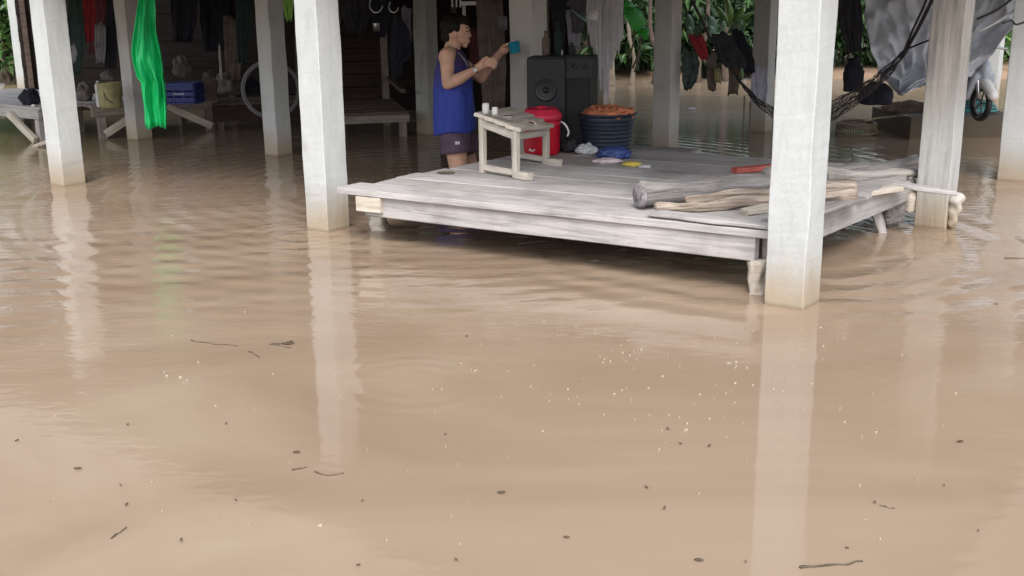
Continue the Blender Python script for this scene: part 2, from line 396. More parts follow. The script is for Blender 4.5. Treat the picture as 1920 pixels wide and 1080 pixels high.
def tube_into(bm, pts, rad, seg=8, jit=0., closed=False, cap=True, smooth=3, seed=0):
    pts = [Vector(p) for p in pts]
    rads = rad if isinstance(rad, (list, tuple)) else [rad] * len(pts)
    if smooth > 1 and len(pts) > 2:
        q, rr = [], []
        n = len(pts)
        for i in range(n if closed else n - 1):
            g = lambda k: pts[k % n] if closed else pts[max(0, min(n - 1, k))]
            a, b, c, d = g(i - 1), g(i), g(i + 1), g(i + 2)
            for s in range(smooth):
                t = s / smooth
                q.append(.5 * ((2 * b) + (c - a) * t + (2 * a - 5 * b + 4 * c - d) * t * t + (3 * b - a - 3 * c + d) * t ** 3))
                rr.append(rads[i] * (1 - t) + rads[(i + 1) % n] * t)
        if not closed: q.append(pts[-1]); rr.append(rads[-1])
        pts, rads = q, rr
    n = len(pts); rings = []
    ref = Vector((0, 0, 1))
    for i, p in enumerate(pts):
        a = pts[(i - 1) % n] if closed else pts[max(0, i - 1)]; b = pts[(i + 1) % n] if closed else pts[min(n - 1, i + 1)]
        d = (b - a).normalized()
        s = d.cross(ref)
        if s.length < .05: s = d.cross(Vector((1, 0, 0)))
        s.normalize(); u = s.cross(d); ref = u if abs(d.dot(u)) < .9 else ref
        ring = []
        for k in range(seg):
            an = 2 * math.pi * k / seg
            r_ = rads[i] * (1 + (noise.noise(Vector((math.cos(an) * 1.5 + seed, math.sin(an) * 1.5, i * .35 + seed))) * jit if jit else 0))
            ring.append(bm.verts.new(p + (s * math.cos(an) + u * math.sin(an)) * r_))
        rings.append(ring)
    for i in range(n if closed else n - 1):
        A, B = rings[i], rings[(i + 1) % n]
        for k in range(seg): bm.faces.new((A[k], A[(k + 1) % seg], B[(k + 1) % seg], B[k]))
    if cap and not closed:
        bm.faces.new(rings[0][::-1]); bm.faces.new(rings[-1])
def tube(name, pts, rad, mat, parent=None, **kw):
    bm = bmesh.new(); tube_into(bm, pts, rad, **kw)
    bmesh.ops.recalc_face_normals(bm, faces=bm.faces)
    return mesh_obj(name, bm, mat, parent, smooth=True)
def lathe_into(bm, fr, prof, seg=28, jit=0.):
    rings = []; sd_ = random.random() * 50
    for (r, z) in prof:
        if r <= 1e-5: rings.append([bm.verts.new(fr @ Vector((0, 0, z)))])
        else:
            rings.append([bm.verts.new(fr @ Vector((r * math.cos(a) * (1 + jit * noise.noise(Vector((math.cos(a) * 2, math.sin(a) * 2 + sd_, z * 9)))), r * math.sin(a) * (1 + jit * noise.noise(Vector((math.cos(a) * 2 + 7, math.sin(a) * 2 + sd_, z * 9)))), z))) for a in (2 * math.pi * k / seg for k in range(seg))])
    for A, B in zip(rings, rings[1:]):
        if len(A) == 1 and len(B) == 1: continue
        if len(A) == 1:
            for k in range(seg): bm.faces.new((A[0], B[k], B[(k + 1) % seg]))
        elif len(B) == 1:
            for k in range(seg): bm.faces.new((A[k], A[(k + 1) % seg], B[0]))
        else:
            for k in range(seg): bm.faces.new((A[k], A[(k + 1) % seg], B[(k + 1) % seg], B[k]))
def lathe(name, loc, prof, mat, parent=None, rot=None, seg=28, jit=0.):
    fr = Matrix.Translation(Vector(loc)) @ (rot.to_4x4() if rot else Matrix.Identity(4))
    bm = bmesh.new(); lathe_into(bm, fr, prof, seg, jit)
    bmesh.ops.recalc_face_normals(bm, faces=bm.faces)
    return mesh_obj(name, bm, mat, parent, smooth=True)
def boxo(name, M4, size, mat, parent=None, bevel=.004, jit=0.):
    bm = bmesh.new(); add_box(bm, M4, size, bevel, jit=jit)
    return mesh_obj(name, bm, mat, parent)
def rotz(a): return Matrix.Rotation(a, 4, 'Z')
def T(v): return Matrix.Translation(Vector(v))
def drape(name, rows, Y, mat, parent=None, fold=.03, nf=5, thick=.004, cols=26, sub=3, slant=0., hem=.02, Yf=None, crumple=.012):
    """hanging cloth: rows = (pixel y, left x, right x) down the cloth, hung at distance Y"""
    sd_ = random.random() * 60; bm = bmesh.new(); G = []
    full = []
    for i in range(len(rows) - 1):
        for s in range(sub):
            t = s / sub; full.append(tuple(a * (1 - t) + b * t for a, b in zip(rows[i], rows[i + 1])))
    full.append(rows[-1])
    n = len(full)
    for i, (y, xl, xr) in enumerate(full):
        v = i / (n - 1); line = []
        for j in range(cols + 1):
            u = j / cols
            yy = y + (hem * 260 * noise.noise(Vector((u * 4, sd_, 0))) * v ** 6) + (min(16, .16 * (rows[-1][0] - rows[0][0])) * noise.noise(Vector((u * 2.7, sd_, 11))) * (1 - v) ** 5 if rows[0][0] > -5 else 0)
            Yd = (Yf(u, v) if Yf else Y + slant * (u - .5))
            p = P(xl + (xr - xl) * u, yy, Yd)
            ph = u * nf * 2 * math.pi + 1.5 * noise.noise(Vector((u * 2, v * 1.3, sd_)))
            wd = min(1., abs(xr - xl) / 60.)
            p.y += fold * wd * (.45 * math.sin(ph) * .8 * abs(noise.noise(Vector((u * 2.3, v * 1.1, sd_ + 20)))) * 2 + 1.3 * noise.noise(Vector((u * nf * .9 + v * .8, v * 1.4, sd_ + 30)))) * (.4 + .6 * v) + crumple * noise.noise(Vector((u * 6, v * 6, sd_ + 3)))
            p.x += .5 * crumple * noise.noise(Vector((u * 3, v * 8, sd_ + 9)))
            line.append(bm.verts.new(p))
        G.append(line)
    for i in range(n - 1):
        for j in range(cols): bm.faces.new((G[i][j], G[i + 1][j], G[i + 1][j + 1], G[i][j + 1]))
    o = mesh_obj(name, bm, mat, parent, smooth=True)
    s = o.modifiers.new('t', 'SOLIDIFY'); s.thickness = thick
    return o
def remesh_union(name, prims, mat, parent, voxel=.005, smooth=4, frame=None):
    """prims: ('cap', p0, p1, r0, r1) or ('ell', c, radii, rotmatrix) or ('cone', p0, p1, r0, r1)"""
    bm = bmesh.new()
    for p in prims:
        if p[0] == 'ell':
            c, rr = p[1], p[2]; rot = p[3] if len(p) > 3 else Matrix.Identity(4)
            bmesh.ops.create_uvsphere(bm, u_segments=24, v_segments=16, radius=1, matrix=T(c) @ rot @ Matrix.Diagonal((*rr, 1)))
        elif p[0] == 'box':
            add_box(bm, p[1], p[2], p[3])
        else:
            p0, p1, r0, r1 = p[1:5]; d = (p1 - p0); L = max(d.length, 1e-4)
            fr = T(p0) @ d.to_track_quat('Z', 'Y').to_matrix().to_4x4()
            if p[0] == 'cap':
                pr = [(0, -r0)] + [(r0 * math.sin(a), -r0 * math.cos(a)) for a in (math.pi / 10 * k for k in range(1, 5))] + [(r0, 0), (r1, L)] + [(r1 * math.cos(a), L + r1 * math.sin(a)) for a in (math.pi / 10 * k for k in range(1, 5))] + [(0, L + r1)]
            else:
                pr = [(0, 0), (r0, 0), (r1, L), (0, L)]
            lathe_into(bm, fr, pr, 18)
    bmesh.ops.recalc_face_normals(bm, faces=bm.faces)
    me = bpy.data.meshes.new('tmp'); bm.to_mesh(me); bm.free()
    t = bpy.data.objects.new('tmp', me); COL.objects.link(t)
    rm = t.modifiers.new('r', 'REMESH'); rm.mode = 'VOXEL'; rm.voxel_size = voxel
    if smooth:
        sm = t.modifiers.new('s', 'SMOOTH'); sm.factor = .5; sm.iterations = smooth
    dg = bpy.context.evaluated_depsgraph_get(); ev = t.evaluated_get(dg)
    bm = bmesh.new(); bm.from_mesh(ev.to_mesh()); ev.to_mesh_clear()
    bpy.data.objects.remove(t); bpy.data.meshes.remove(me)
    return mesh_obj(name, bm, mat, parent, smooth=True, frame=frame)

# ------------------------------------------------------------------ ground, water, bank
bm = bmesh.new(); bmesh.ops.create_grid(bm, x_segments=8, y_segments=8, size=300)
o = mesh_obj('water', bm, M['water']); tag(o, 'muddy brown flood water covering the whole yard', None, kind='structure')
bm = bmesh.new()
xs = [-60 + 2 * i for i in range(61)]
front = []; 
def bank_edge(x): return 17.6 + 1.6 * noise.noise(Vector((x * .17, 3, 0))) + (0 if x > -3 else .6) 
G = []
for j, (dy, z) in enumerate(((0, -.5), (.5, -.03), (.9, .08), (2.2, .26), (8, .30), (60, .35))):
    G.append([bm.verts.new((x, bank_edge(x) + dy, z + (.05 * noise.noise(Vector((x * .6, dy, 1))) if j else 0))) for x in xs])
for A, B in zip(G, G[1:]):
    for i in range(len(xs) - 1): bm.faces.new((A[i], A[i + 1], B[i + 1], B[i]))
o = mesh_obj('bank', bm, M['earth'], smooth=True); tag(o, 'low brown earth bank beyond the flooded yard', None, kind='structure')

# ------------------------------------------------------------------ concrete posts
UA = R(-37.3); u = Vector((math.cos(UA), math.sin(UA), 0)); v = Vector((-u.y, u.x, 0))
def post(px, py, label, mat='post', s=.18, z1=1.50, seed=1, lean=(0, 0), base=None, cat='pillar'):
    c = (base if base is not None else at(px, py)) + (-u + v) * s / 2
    bm = bmesh.new(); n = 64; rings = []; z0 = -.5
    for i in range(n + 1):
        t = i / n; z = z0 + (z1 - z0) * t; ring = []
        for k, (a, b_) in enumerate(((-1, -1), (1, -1), (1, 1), (-1, 1))):
            for (da, db) in (((0, 1), (1, 0)) if k in (0, 2) else ((1, 0), (0, 1))):
                bev = .0045
                q = c + u * (a * (s / 2 - bev * da)) + v * (b_ * (s / 2 - bev * db))
                j = Vector((noise.noise(Vector((z * 3.5, seed, k))), noise.noise(Vector((z * 3.5, seed + 9, k))), 0)) * .0055 + Vector((noise.noise(Vector((z * 24, seed, k * 3))), noise.noise(Vector((z * 24, seed + 5, k * 3))), 0)) * .0014
                ring.append(bm.verts.new(q + j + Vector((lean[0] * z, lean[1] * z, z))))
        rings.append(ring)
    for A, B in zip(rings, rings[1:]):
        for k in range(8): bm.faces.new((A[k], A[(k + 1) % 8], B[(k + 1) % 8], B[k]))
    bm.faces.new(rings[0][::-1]); bm.faces.new(rings[-1])
    bmesh.ops.recalc_face_normals(bm, faces=bm.faces)
    o = mesh_obj('concrete_post', bm, M[mat], frame=T(c))
    return tag(o, label, cat, 'concrete posts under the stilt house')
post(120, 350, 'white concrete post at the left with a thin seam, before the low table', seed=2)
post(615, 436, 'white concrete post touching the left corner of the wooden deck', seed=3)
post(1505.6, 583, 'thick white concrete post with brown silt stain at the near deck corner', seed=4)
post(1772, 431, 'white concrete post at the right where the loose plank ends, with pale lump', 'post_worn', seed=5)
post(258, 263, 'grey concrete post behind the hanging green plastic sheet', 'post_grey', .175, seed=6)
post(520.8, 293, 'grey white post in front of the bicycle wheel, behind the deck-corner post', 'post', .172, seed=7)
post(805, 253, 'dim grey post just behind the man in the blue vest', 'post_dim', .17, seed=8)
post(1254, 289, 'grey post with dark upper half behind the deck, right of the tub', 'post_grey', .17, seed=9)
post(1434, 248.6, 'grey post beside the lavender laundry bag, behind the hammock', 'post_grey', .17, seed=10)
post(47, 175, 'white post at far left in front of bright green foliage', 'post', .2, seed=11)
post(1924, 342, 'white post at right edge of the view beyond the lumpy post', 'post', .2, seed=12)
post(0, 0, 'grey post directly behind the black loudspeaker and the blue cup', 'post_grey', .20, seed=13, base=Vector((P(998, 330, 8.12).x, 8.12, 0)))
post(1866, 192, 'thin pale post in back yard at right, below the tarpaulin edge', 'post', .17, seed=14)
post(1131, 205, 'pale slim post behind hanging white fringe, right of the loudspeaker', 'post_grey', .13, seed=15)

# pale mortar lump on the right-hand post
o = remesh_union('mortar_lump', [('ell', P(1793, 374, 6.16), (.045, .05, .035)), ('ell', P(1791, 388, 6.16), (.036, .045, .06)), ('ell', P(1786, 412, 6.16), (.026, .035, .07))], M['post'], None, .008, 2)
for v_ in o.data.vertices: v_.co += v_.normal * .018 * noise.noise(v_.co * 22)
tag(o, 'white rounded mortar lump stuck to the side of the lumpy right post', 'lump')

# ------------------------------------------------------------------ the stilt house above
FRc = at(1505.6, 583)
def hv(a, b_, z): return FRc - u * a + v * b_ + Vector((0, 0, z))     # a metres to the left along the front row, b into the house
house = empty('stilt_house', hv(3, 3, 1.5), UA, 'wooden stilt house standing on the concrete posts over the flood', 'house')
bm = bmesh.new()
for b_ in (.09, 2.15, 4.2, 6.3):
    add_box(bm, frame_along(hv(-.3, b_, 1.585), hv(9.2, b_, 1.585)), (9.5, .12, .16), .005)
for a in [-.22 + .55 * i for i in range(18)]:
    add_box(bm, frame_along(hv(a, -.12, 1.72), hv(a, 7.0, 1.72)), (7.12, .05, .10), 0)
mesh_obj('floor_beams', bm, M['floorwood'], house, frame=frame_along(hv(-.3, 0, 1.5), hv(9.2, 0, 1.5)))
bm = bmesh.new()
for k in range(40): add_box(bm, frame_along(hv(-.35, -.12 + k * .18, 1.785), hv(9.3, -.12 + k * .18, 1.785)), (9.65, .172, .025), 0)
mesh_obj('floor_boards', bm, M['floorwood'], house, frame=frame_along(hv(-.3, 0, 1.78), hv(9.2, 0, 1.78)))
bm = bmesh.new()
for k in range(14): add_box(bm, frame_along(hv(-.35, -.12 + .004 * (k % 2), 1.9 + k * .18), hv(9.3, -.12 + .004 * (k % 2), 1.9 + k * .18)), (9.65, .02, .175), 0)
for k in range(14): add_box(bm, frame_along(hv(-.35, 6.8 + .004 * (k % 2), 1.9 + k * .18), hv(9.3, 6.8 + .004 * (k % 2), 1.9 + k * .18)), (9.65, .02, .175), 0)
for k in range(14):
    for a in (-.36, 9.31): add_box(bm, frame_along(hv(a, -.1, 1.9 + k * .18), hv(a, 6.78, 1.9 + k * .18)), (6.86, .02, .175), 0)
mesh_obj('wall', bm, M['wallwood'], house, frame=frame_along(hv(-.3, 0, 3), hv(9.2, 0, 3)))
bm = bmesh.new()
for (b0, b1) in ((-.5, 3.2), (7.5, 3.2)):
    A = hv(-.8, b0, 4.2); B = hv(10, b0, 4.2); C_ = hv(10, b1, 6.2); D = hv(-.8, b1, 6.2)
    vs = [bm.verts.new(q) for q in (A, B, C_, D)] + [bm.verts.new(q + Vector((0, 0, .05))) for q in (A, B, C_, D)]
    for f in ((0, 1, 2, 3), (7, 6, 5, 4), (0, 4, 5, 1), (1, 5, 6, 2), (2, 6, 7, 3), (3, 7, 4, 0)): bm.faces.new([vs[i] for i in f])
bmesh.ops.recalc_face_normals(bm, faces=bm.faces)
mesh_obj('roof', bm, M['roof'], house)

# ------------------------------------------------------------------ dark back wall under the house
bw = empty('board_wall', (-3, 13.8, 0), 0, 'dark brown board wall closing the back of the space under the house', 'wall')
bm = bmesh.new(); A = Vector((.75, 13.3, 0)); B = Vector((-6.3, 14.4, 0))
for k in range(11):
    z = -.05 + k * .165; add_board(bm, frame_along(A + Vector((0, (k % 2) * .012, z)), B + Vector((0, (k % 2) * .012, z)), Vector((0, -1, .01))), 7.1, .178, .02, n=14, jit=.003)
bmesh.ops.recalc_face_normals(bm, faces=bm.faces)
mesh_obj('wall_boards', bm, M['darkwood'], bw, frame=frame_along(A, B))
bm = bmesh.new()
for t in (0.02, .2, .4, .6, .8, .98):
    p = A.lerp(B, t); add_box(bm, T(p + Vector((0, -.05, .6))), (.07, .06, 2.1), .004)
mesh_obj('battens', bm, M['benchwood'], bw)

# ------------------------------------------------------------------ the deck
L0 = Vector((-.94, 6.03, 0)); N0 = Vector((1.13, 4.75, 0)); DA = math.atan2(-1.28, 2.07); DZ = .30
d1 = Vector((math.cos(DA), math.sin(DA), 0)); d2 = Vector((-d1.y, d1.x, 0)); DL = 2.43
deck = empty('wooden_deck', L0 + d1 * 1.2 + d2 + Vector((0, 0, -.45)), DA, 'large low platform of bleached grey boards standing in flood water', 'platform')
def dk(a, b_, z): return L0 + d1 * a + d2 * b_ + Vector((0, 0, z))
bm = bmesh.new(); bm2 = bmesh.new(); y = 0; rows = [.20, .235, .21, .225, .20, .23, .21, .22, .21, .24]
dfr = frame_along(dk(0, 0, DZ), dk(1, 0, DZ))
for i, W in enumerate(rows):
    sh = .11 * (y + W / 2); l = random.uniform(-.02, .02) + sh; r_ = DL + random.uniform(-.02, .03) + sh
    if i == 0: l -= .03; r_ = DL + .02
    if i == 1: l += .02
    tgt = bm if i < 7 else bm2
    zc = DZ - .0175 + random.uniform(-.0015, .0015)
    fr = frame_along(dk(l, y + W / 2, zc), dk(r_, y + W / 2, zc + random.uniform(-.004, .004)))
    add_board(tgt, fr, r_ - l, W - .004, .035, n=22, jit=.003, bev=.002, ragged=.03)
    y += W
add_board(bm2, frame_along(dk(.15, y + .12, DZ - .018), dk(1.15, y + .12, DZ - .018)), 1.0, .22, .035, n=8, jit=.004, ragged=.02)
for q in (bm, bm2): bmesh.ops.recalc_face_normals(q, faces=q.faces)
mesh_obj('deck_boards', bm, M['deck'], deck, frame=dfr)
mesh_obj('back_boards', bm2, M['deckgrey'], deck, frame=dfr)['label'] = 'darker grey boards at the back of the platform'
DB = DZ - .037
board('front_beam', dk(.13, .06, DB - .058), dk(DL - .05, .045, DB - .058), .055, .115, M['deck'], deck, jit=.003, n=20)
board('side_beam', dk(DL - .02, .10, DB - .058), dk(DL + .20, 2.0, DB - .058), .05, .115, M['deckgrey'], deck, jit=.003, n=14)
board('side_beam', dk(.20, .12, DB - .05), dk(.36, 1.98, DB - .05), .05, .10, M['deckgrey'], deck, jit=.003, n=14)
board('back_beam', dk(.40, 2.05, DB - .058), dk(DL + .2, 2.05, DB - .058), .05, .115, M['deckgrey'], deck, jit=.003, n=14)
for k in (.7, 1.3, 1.8): board('joist', dk(k, .12, DB - .04), dk(k + .19, 2.0, DB - .04), .06, .07, M['deckgrey'], deck)
board('corner_block', dk(.09, .05, DB - .045), dk(.26, .05, DB - .045), .09, .085, M['bonewood'], deck, n=4, jit=.005)
def stump(p, r, lean=(0, 0), ztop=DB - .11, mat='bonewood'):
    pts = [Vector((p.x + lean[0] * t, p.y + lean[1] * t, -.5 + (ztop + .5) * t)) for t in (0, .35, .55, .7, .78, .86, .93, 1)]
    return tube('leg', pts, [r * q for q in (1, 1, 1.05, 1.18, 1.0, .92, 1.05, 1.0)], M[mat], deck, seg=16, jit=1.0, seed=p.x * 7, smooth=2)
stump(at(708, 432) + Vector((0, .05, 0)), .052)
stump(at(1418, 556) + Vector((.0, .05, 0)), .042, (.015, .01))
stump(dk(.45, 1.9, 0), .05); stump(dk(DL + .1, 1.9, 0), .05, mat='loggrey'); stump(dk(1.5, 1.0, 0), .05)
board('brace', at(1656, 436) + Vector((0, 0, -.02)), P(1637, 374, at(1656, 436).y - .03), .05, .03, M['deck'], deck, up=Vector((0, 1, 0)), n=5, jit=.004)['label'] = 'short slanting board propping the right side'
# a small grey chunk hanging under the right corner, beside the post
o = boxo('timber_offcut', T(P(1668, 396, 6.25)) @ rotz(DA + 1.1), (.16, .10, .13), M['loggrey'], None, .012, .02)
tag(o, 'dark grey timber offcut wedged under the right end of the platform', 'timber')
o = boxo('timber_offcut', T(P(1710, 378, 6.30)) @ rotz(.4), (.13, .10, .12), M['bonewood'], None, .02, .03)
tag(o, 'pale worn timber chunk beneath the loose plank beside the lumpy post', 'timber')

# ------------------------------------------------------------------ timber lying on the deck
GT = 'old logs and planks lying on the deck'
def log(p0, p1, r0, r1, label, mat='log', name='log', end=True, mids=None, seg=22, jit=.35, seed=0, cat='log'):
    root = empty(name, (p0 + p1) / 2, math.atan2((p1 - p0).y, (p1 - p0).x), label, cat, GT)
    n = 7; pts = [p0.lerp(p1, i / n) + Vector((0, 0, .01 * math.sin(i * 1.9 + seed))) for i in range(n + 1)]
    rad = [r0 + (r1 - r0) * i / n for i in range(n + 1)]
    bm = bmesh.new(); tube_into(bm, pts, rad, seg=seg, jit=jit, smooth=4, seed=seed)
    bmesh.ops.recalc_face_normals(bm, faces=bm.faces)
    mesh_obj('log_body', bm, M[mat], root, smooth=True, frame=frame_along(p0, p1))
    if end:
        d = (p0 - p1).normalized(); fr = T(p0 + d * .004) @ d.to_track_quat('Z', 'Y').to_matrix().to_4x4()
        bm = bmesh.new()
        lathe_into(bm, fr, [(0, .002), (r0 * .3, .004), (r0 * .34, -.001), (r0 * .6, .004), (r0 * .64, 0), (r0 * .9, .004), (r0 * 1.0, -.004), (r0 * 1.03, -.02)], 24, .06)
        bmesh.ops.recalc_face_normals(bm, faces=bm.faces)
        mesh_obj('cut_end', bm, M['endgrain'], root, smooth=True)
    return root
pA = at(1197, 392, DZ) ; pA.z = DZ + .068
log(pA, Vector((1.62, 5.62, DZ + .085)), .060, .05, 'thick grey log on the deck with a dark round sawn end', 'loggrey', seed=1, jit=.22)
pB = at(1228, 402, DZ + .0); pB.z = DZ + .028
log(pB, Vector((1.72, 5.42, DZ + .035)), .022, .036, 'slender pale brown log lying in front of the thick sawn log', 'log_brown', end=False, seed=2, jit=.5)
pC = at(1285, 388, DZ + .02); pC.z = DZ + .062
log(pC, Vector((1.75, 5.50, DZ + .07)), .016, .028, 'thin pale pole resting on top of the slender brown log', 'log_brown', end=False, seed=4, jit=.4, name='wooden_pole', cat='pole')
p0 = at(1420, 352, DZ + .05); p0.z = DZ + .06; p1 = P(1722, 304, 6.75)
log(p0, p1, .04, .042, 'far grey log with dark split end reaching toward the lumpy post', 'loggrey', end=False, seed=7, jit=.5)
p0 = at(1440, 350, DZ + .05); p0.z = DZ + .10; p1 = P(1718, 326, 6.35)
log(p0, p1, .05, .022, 'tapering pointed log over the right half of the deck', 'log', end=False, seed=9, jit=.35)
p0 = at(1400, 402, DZ); p0.z = DZ + .016; p1 = P(1682, 352, 5.95)
o = board('loose_plank', p0, p1, .13, .026, M['bonewood'], None, n=16, jit=.012, taper=.45, ragged=.05)
tag(o, 'pale split plank with pointed end lying along the right deck edge', 'plank', GT)
p0 = at(1440, 425, DZ); p0.z = DZ + .014; p1 = P(1610, 372, 5.5)
o = board('loose_plank', p0, p1, .12, .022, M['loggrey'], None, n=12, jit=.010, taper=.3, ragged=.04)
tag(o, 'grey cracked plank lying flat beneath the pale split plank', 'plank', GT)
p0 = P(1676, 345, 5.98); p1 = P(1788, 361, 5.93)
o = board('loose_plank', p0, p1, .12, .024, M['deck'], None, n=10, jit=.010, taper=.2, ragged=.03)
tag(o, 'short grey plank jutting past the deck to the lumpy post', 'plank', GT)
p0 = at(1222, 404, DZ); p1 = at(1452, 428, DZ); p0.z = p1.z = DZ + .012
o = board('loose_plank', p0, p1, .135, .018, M['deck'], None, n=16, jit=.014, taper=.35, ragged=.05)
tag(o, 'flat bleached slab with wavy edge at the near corner of the deck', 'plank', GT)
p0 = at(1375, 326, DZ); p1 = at(1470, 318, DZ); p0.z = p1.z = DZ + .02
o = board('red_strip', p0, p1, .07, .03, plain('dusty_red', (.42, .10, .08), .7, .3), None, n=6, jit=.006, ragged=.02)
tag(o, 'dusty red plastic strip at the back of the deck behind the logs', 'strip')

# ------------------------------------------------------------------ stool
A_, B_, C_, D_ = (at(906, 324, DZ), at(968, 334, DZ), at(1024, 308, DZ), at(940, 298, DZ))
D_ = A_ + (C_ - B_)
st = empty('wooden_stool', (A_ + C_) / 2, 0, 'small pale wooden bench with square legs and rails on the deck', 'stool')
SH = .27
sh = {0: .342, 1: .29, 2: .243, 3: .32}
up = Vector((0, 0, 1))
for q, tp in ((A_, .34), (B_, .28), (C_, .235), (D_, .31)):
    board('leg', q + Vector((0, 0, .002)), q + Vector((0, 0, tp)), .036, .036, M['stool'], st, up=(B_ - A_).normalized(), n=5, jit=.003)
e1 = (C_ - B_).normalized(); e0 = (B_ - A_).normalized()
for k, off in enumerate((.04, .34, .66, .97)):
    a = A_.lerp(B_, off) - e1 * .03 + up * (sh[0] + (sh[1] - sh[0]) * off); b = D_.lerp(C_, off) + e1 * .04 + up * (sh[3] + (sh[2] - sh[3]) * off)
    board('seat_plank', a, b, .100, .022, M['stool'], st, up=((B_ + up * .29) - (A_ + up * .342)).cross((D_ + up * .32) - (A_ + up * .342)).normalized(), n=10, jit=.003, ragged=.01)
board('rail', A_ + up * .295, B_ + up * .245, .02, .05, M['stool'], st)
board('rail', D_ + up * .28, C_ + up * .205, .02, .05, M['stool'], st)
board('rail', B_ + up * .24, C_ + up * .20, .02, .04, M['stool'], st)
board('foot_rail', A_ + up * .035 + e0 * .0, B_ + up * .03, .022, .035, M['stool'], st)
board('foot_rail', D_ + up * .035, C_ + up * .03, .022, .035, M['stool'], st)
for q, nm in ((B_, 'foot_block'), (C_, 'foot_block')):
    board(nm, q + e0 * .02 + up * .021, q + e0 * .12 + up * .021, .05, .042, M['stool'], st, n=3, jit=.003)
# things on the stool
ztop = DZ + .353
for (px, py, r_, h, lab) in ((911, 214, .020, .062, 'tall pale candle-like cup at the left end of the stool top'), (928, 216, .017, .045, 'short pale cup next to the tall cup on the stool')):
    q = at(px, py, ztop); lathe_p = [(0, 0), (r_, 0), (r_ * 1.05, h * .4), (r_, h), (r_ * .8, h + .002), (r_ * .78, h - .02), (0, h - .02)]
    tag(lathe('cup', q, lathe_p, M['offwhite']), lab, 'cup')
q = at(952, 222, ztop - .02); tag(lathe('bowl', q, [(0, 0), (.02, 0), (.036, .012), (.038, .014), (.02, .006), (0, .005)], M['offwhite'], jit=.1), 'tiny shallow white dish in the middle of the stool top', 'dish')
# rag over the right end of the stool
bm = bmesh.new(); G = []; ce = (B_ + C_) / 2
for i in range(15):
    row = []
    for j in range(15):
        s, t = i / 14 - .5, j / 14 - .5
        base = C_.lerp(B_, .22) - e0 * .06 + e0 * (s * .20) + e1 * (t * .24)
        over = max(0, abs(s) - .38) * .35
        row.append(bm.verts.new(base + up * (.272 - .04 * t + .022 * abs(noise.noise(Vector((s * 7, t * 7, 2)))) - over) + Vector((.02 * noise.noise(Vector((s * 4, t * 4, 8))), 0, 0))))
    G.append(row)
for i in range(14):
    for j in range(14): bm.faces.new((G[i][j], G[i + 1][j], G[i + 1][j + 1], G[i][j + 1]))
o = mesh_obj('rag', bm, plain('beige_rag', (.50, .40, .33), .9, .3, 14, .006), smooth=True); o.modifiers.new('t', 'SOLIDIFY').thickness = .006
tag(o, 'crumpled beige rag spread over the right end of the stool', 'rag')

# ------------------------------------------------------------------ red cooler
cp = at(1016, 288, DZ); cooler = empty('drink_cooler', cp, 0, 'round red drinks cooler with faded lid on the deck behind the stool', 'cooler')
cr = .122
lathe('cooler_body', cp, [(0, 0), (cr * .93, 0), (cr * .97, .012), (cr, .05), (cr * 1.01, .21), (cr * 1.02, .225), (cr * .9, .23), (0, .23)], M['red'], cooler, seg=40)
lid = lathe('cooler_lid', cp, [(cr * .95, .226), (cr * 1.10, .23), (cr * 1.12, .252), (cr * 1.06, .272), (cr * .96, .28), (cr * .92, .297), (cr * .78, .305), (cr * .74, .296), (cr * .3, .298), (cr * .26, .315), (cr * .1, .32), (0, .32)], M['pinkred'], cooler, seg=40)
bm = bmesh.new(); tube_into(bm, [cp + Vector((cr * 1.02, -.02, .215)), cp + Vector((cr * 1.25, -.05, .20)), cp + Vector((cr * 1.45, -.05, .15)), cp + Vector((cr * 1.38, -.04, .12))], .007)
mesh_obj('handle', bm, M['white'], cooler, smooth=True)
bm = bmesh.new()
for k in range(9):
    a = R(225 + k * 2.6); add_box(bm, T(cp + Vector((math.cos(a) * cr * .985, math.sin(a) * cr * .985, .035 + .006 * math.sin(k)))) @ rotz(a), (.006, .004, .012), 0)
mesh_obj('emblem', bm, M['white'], cooler)
bm = bmesh.new(); lathe_into(bm, T(cp + Vector((0, 0, .0))), [(cr * 1.005, .195), (cr * 1.03, .2), (cr * 1.03, .21), (cr * 1.005, .215)], 40)
mesh_obj('rim_band', bm, M['pinkred'], cooler, smooth=True)

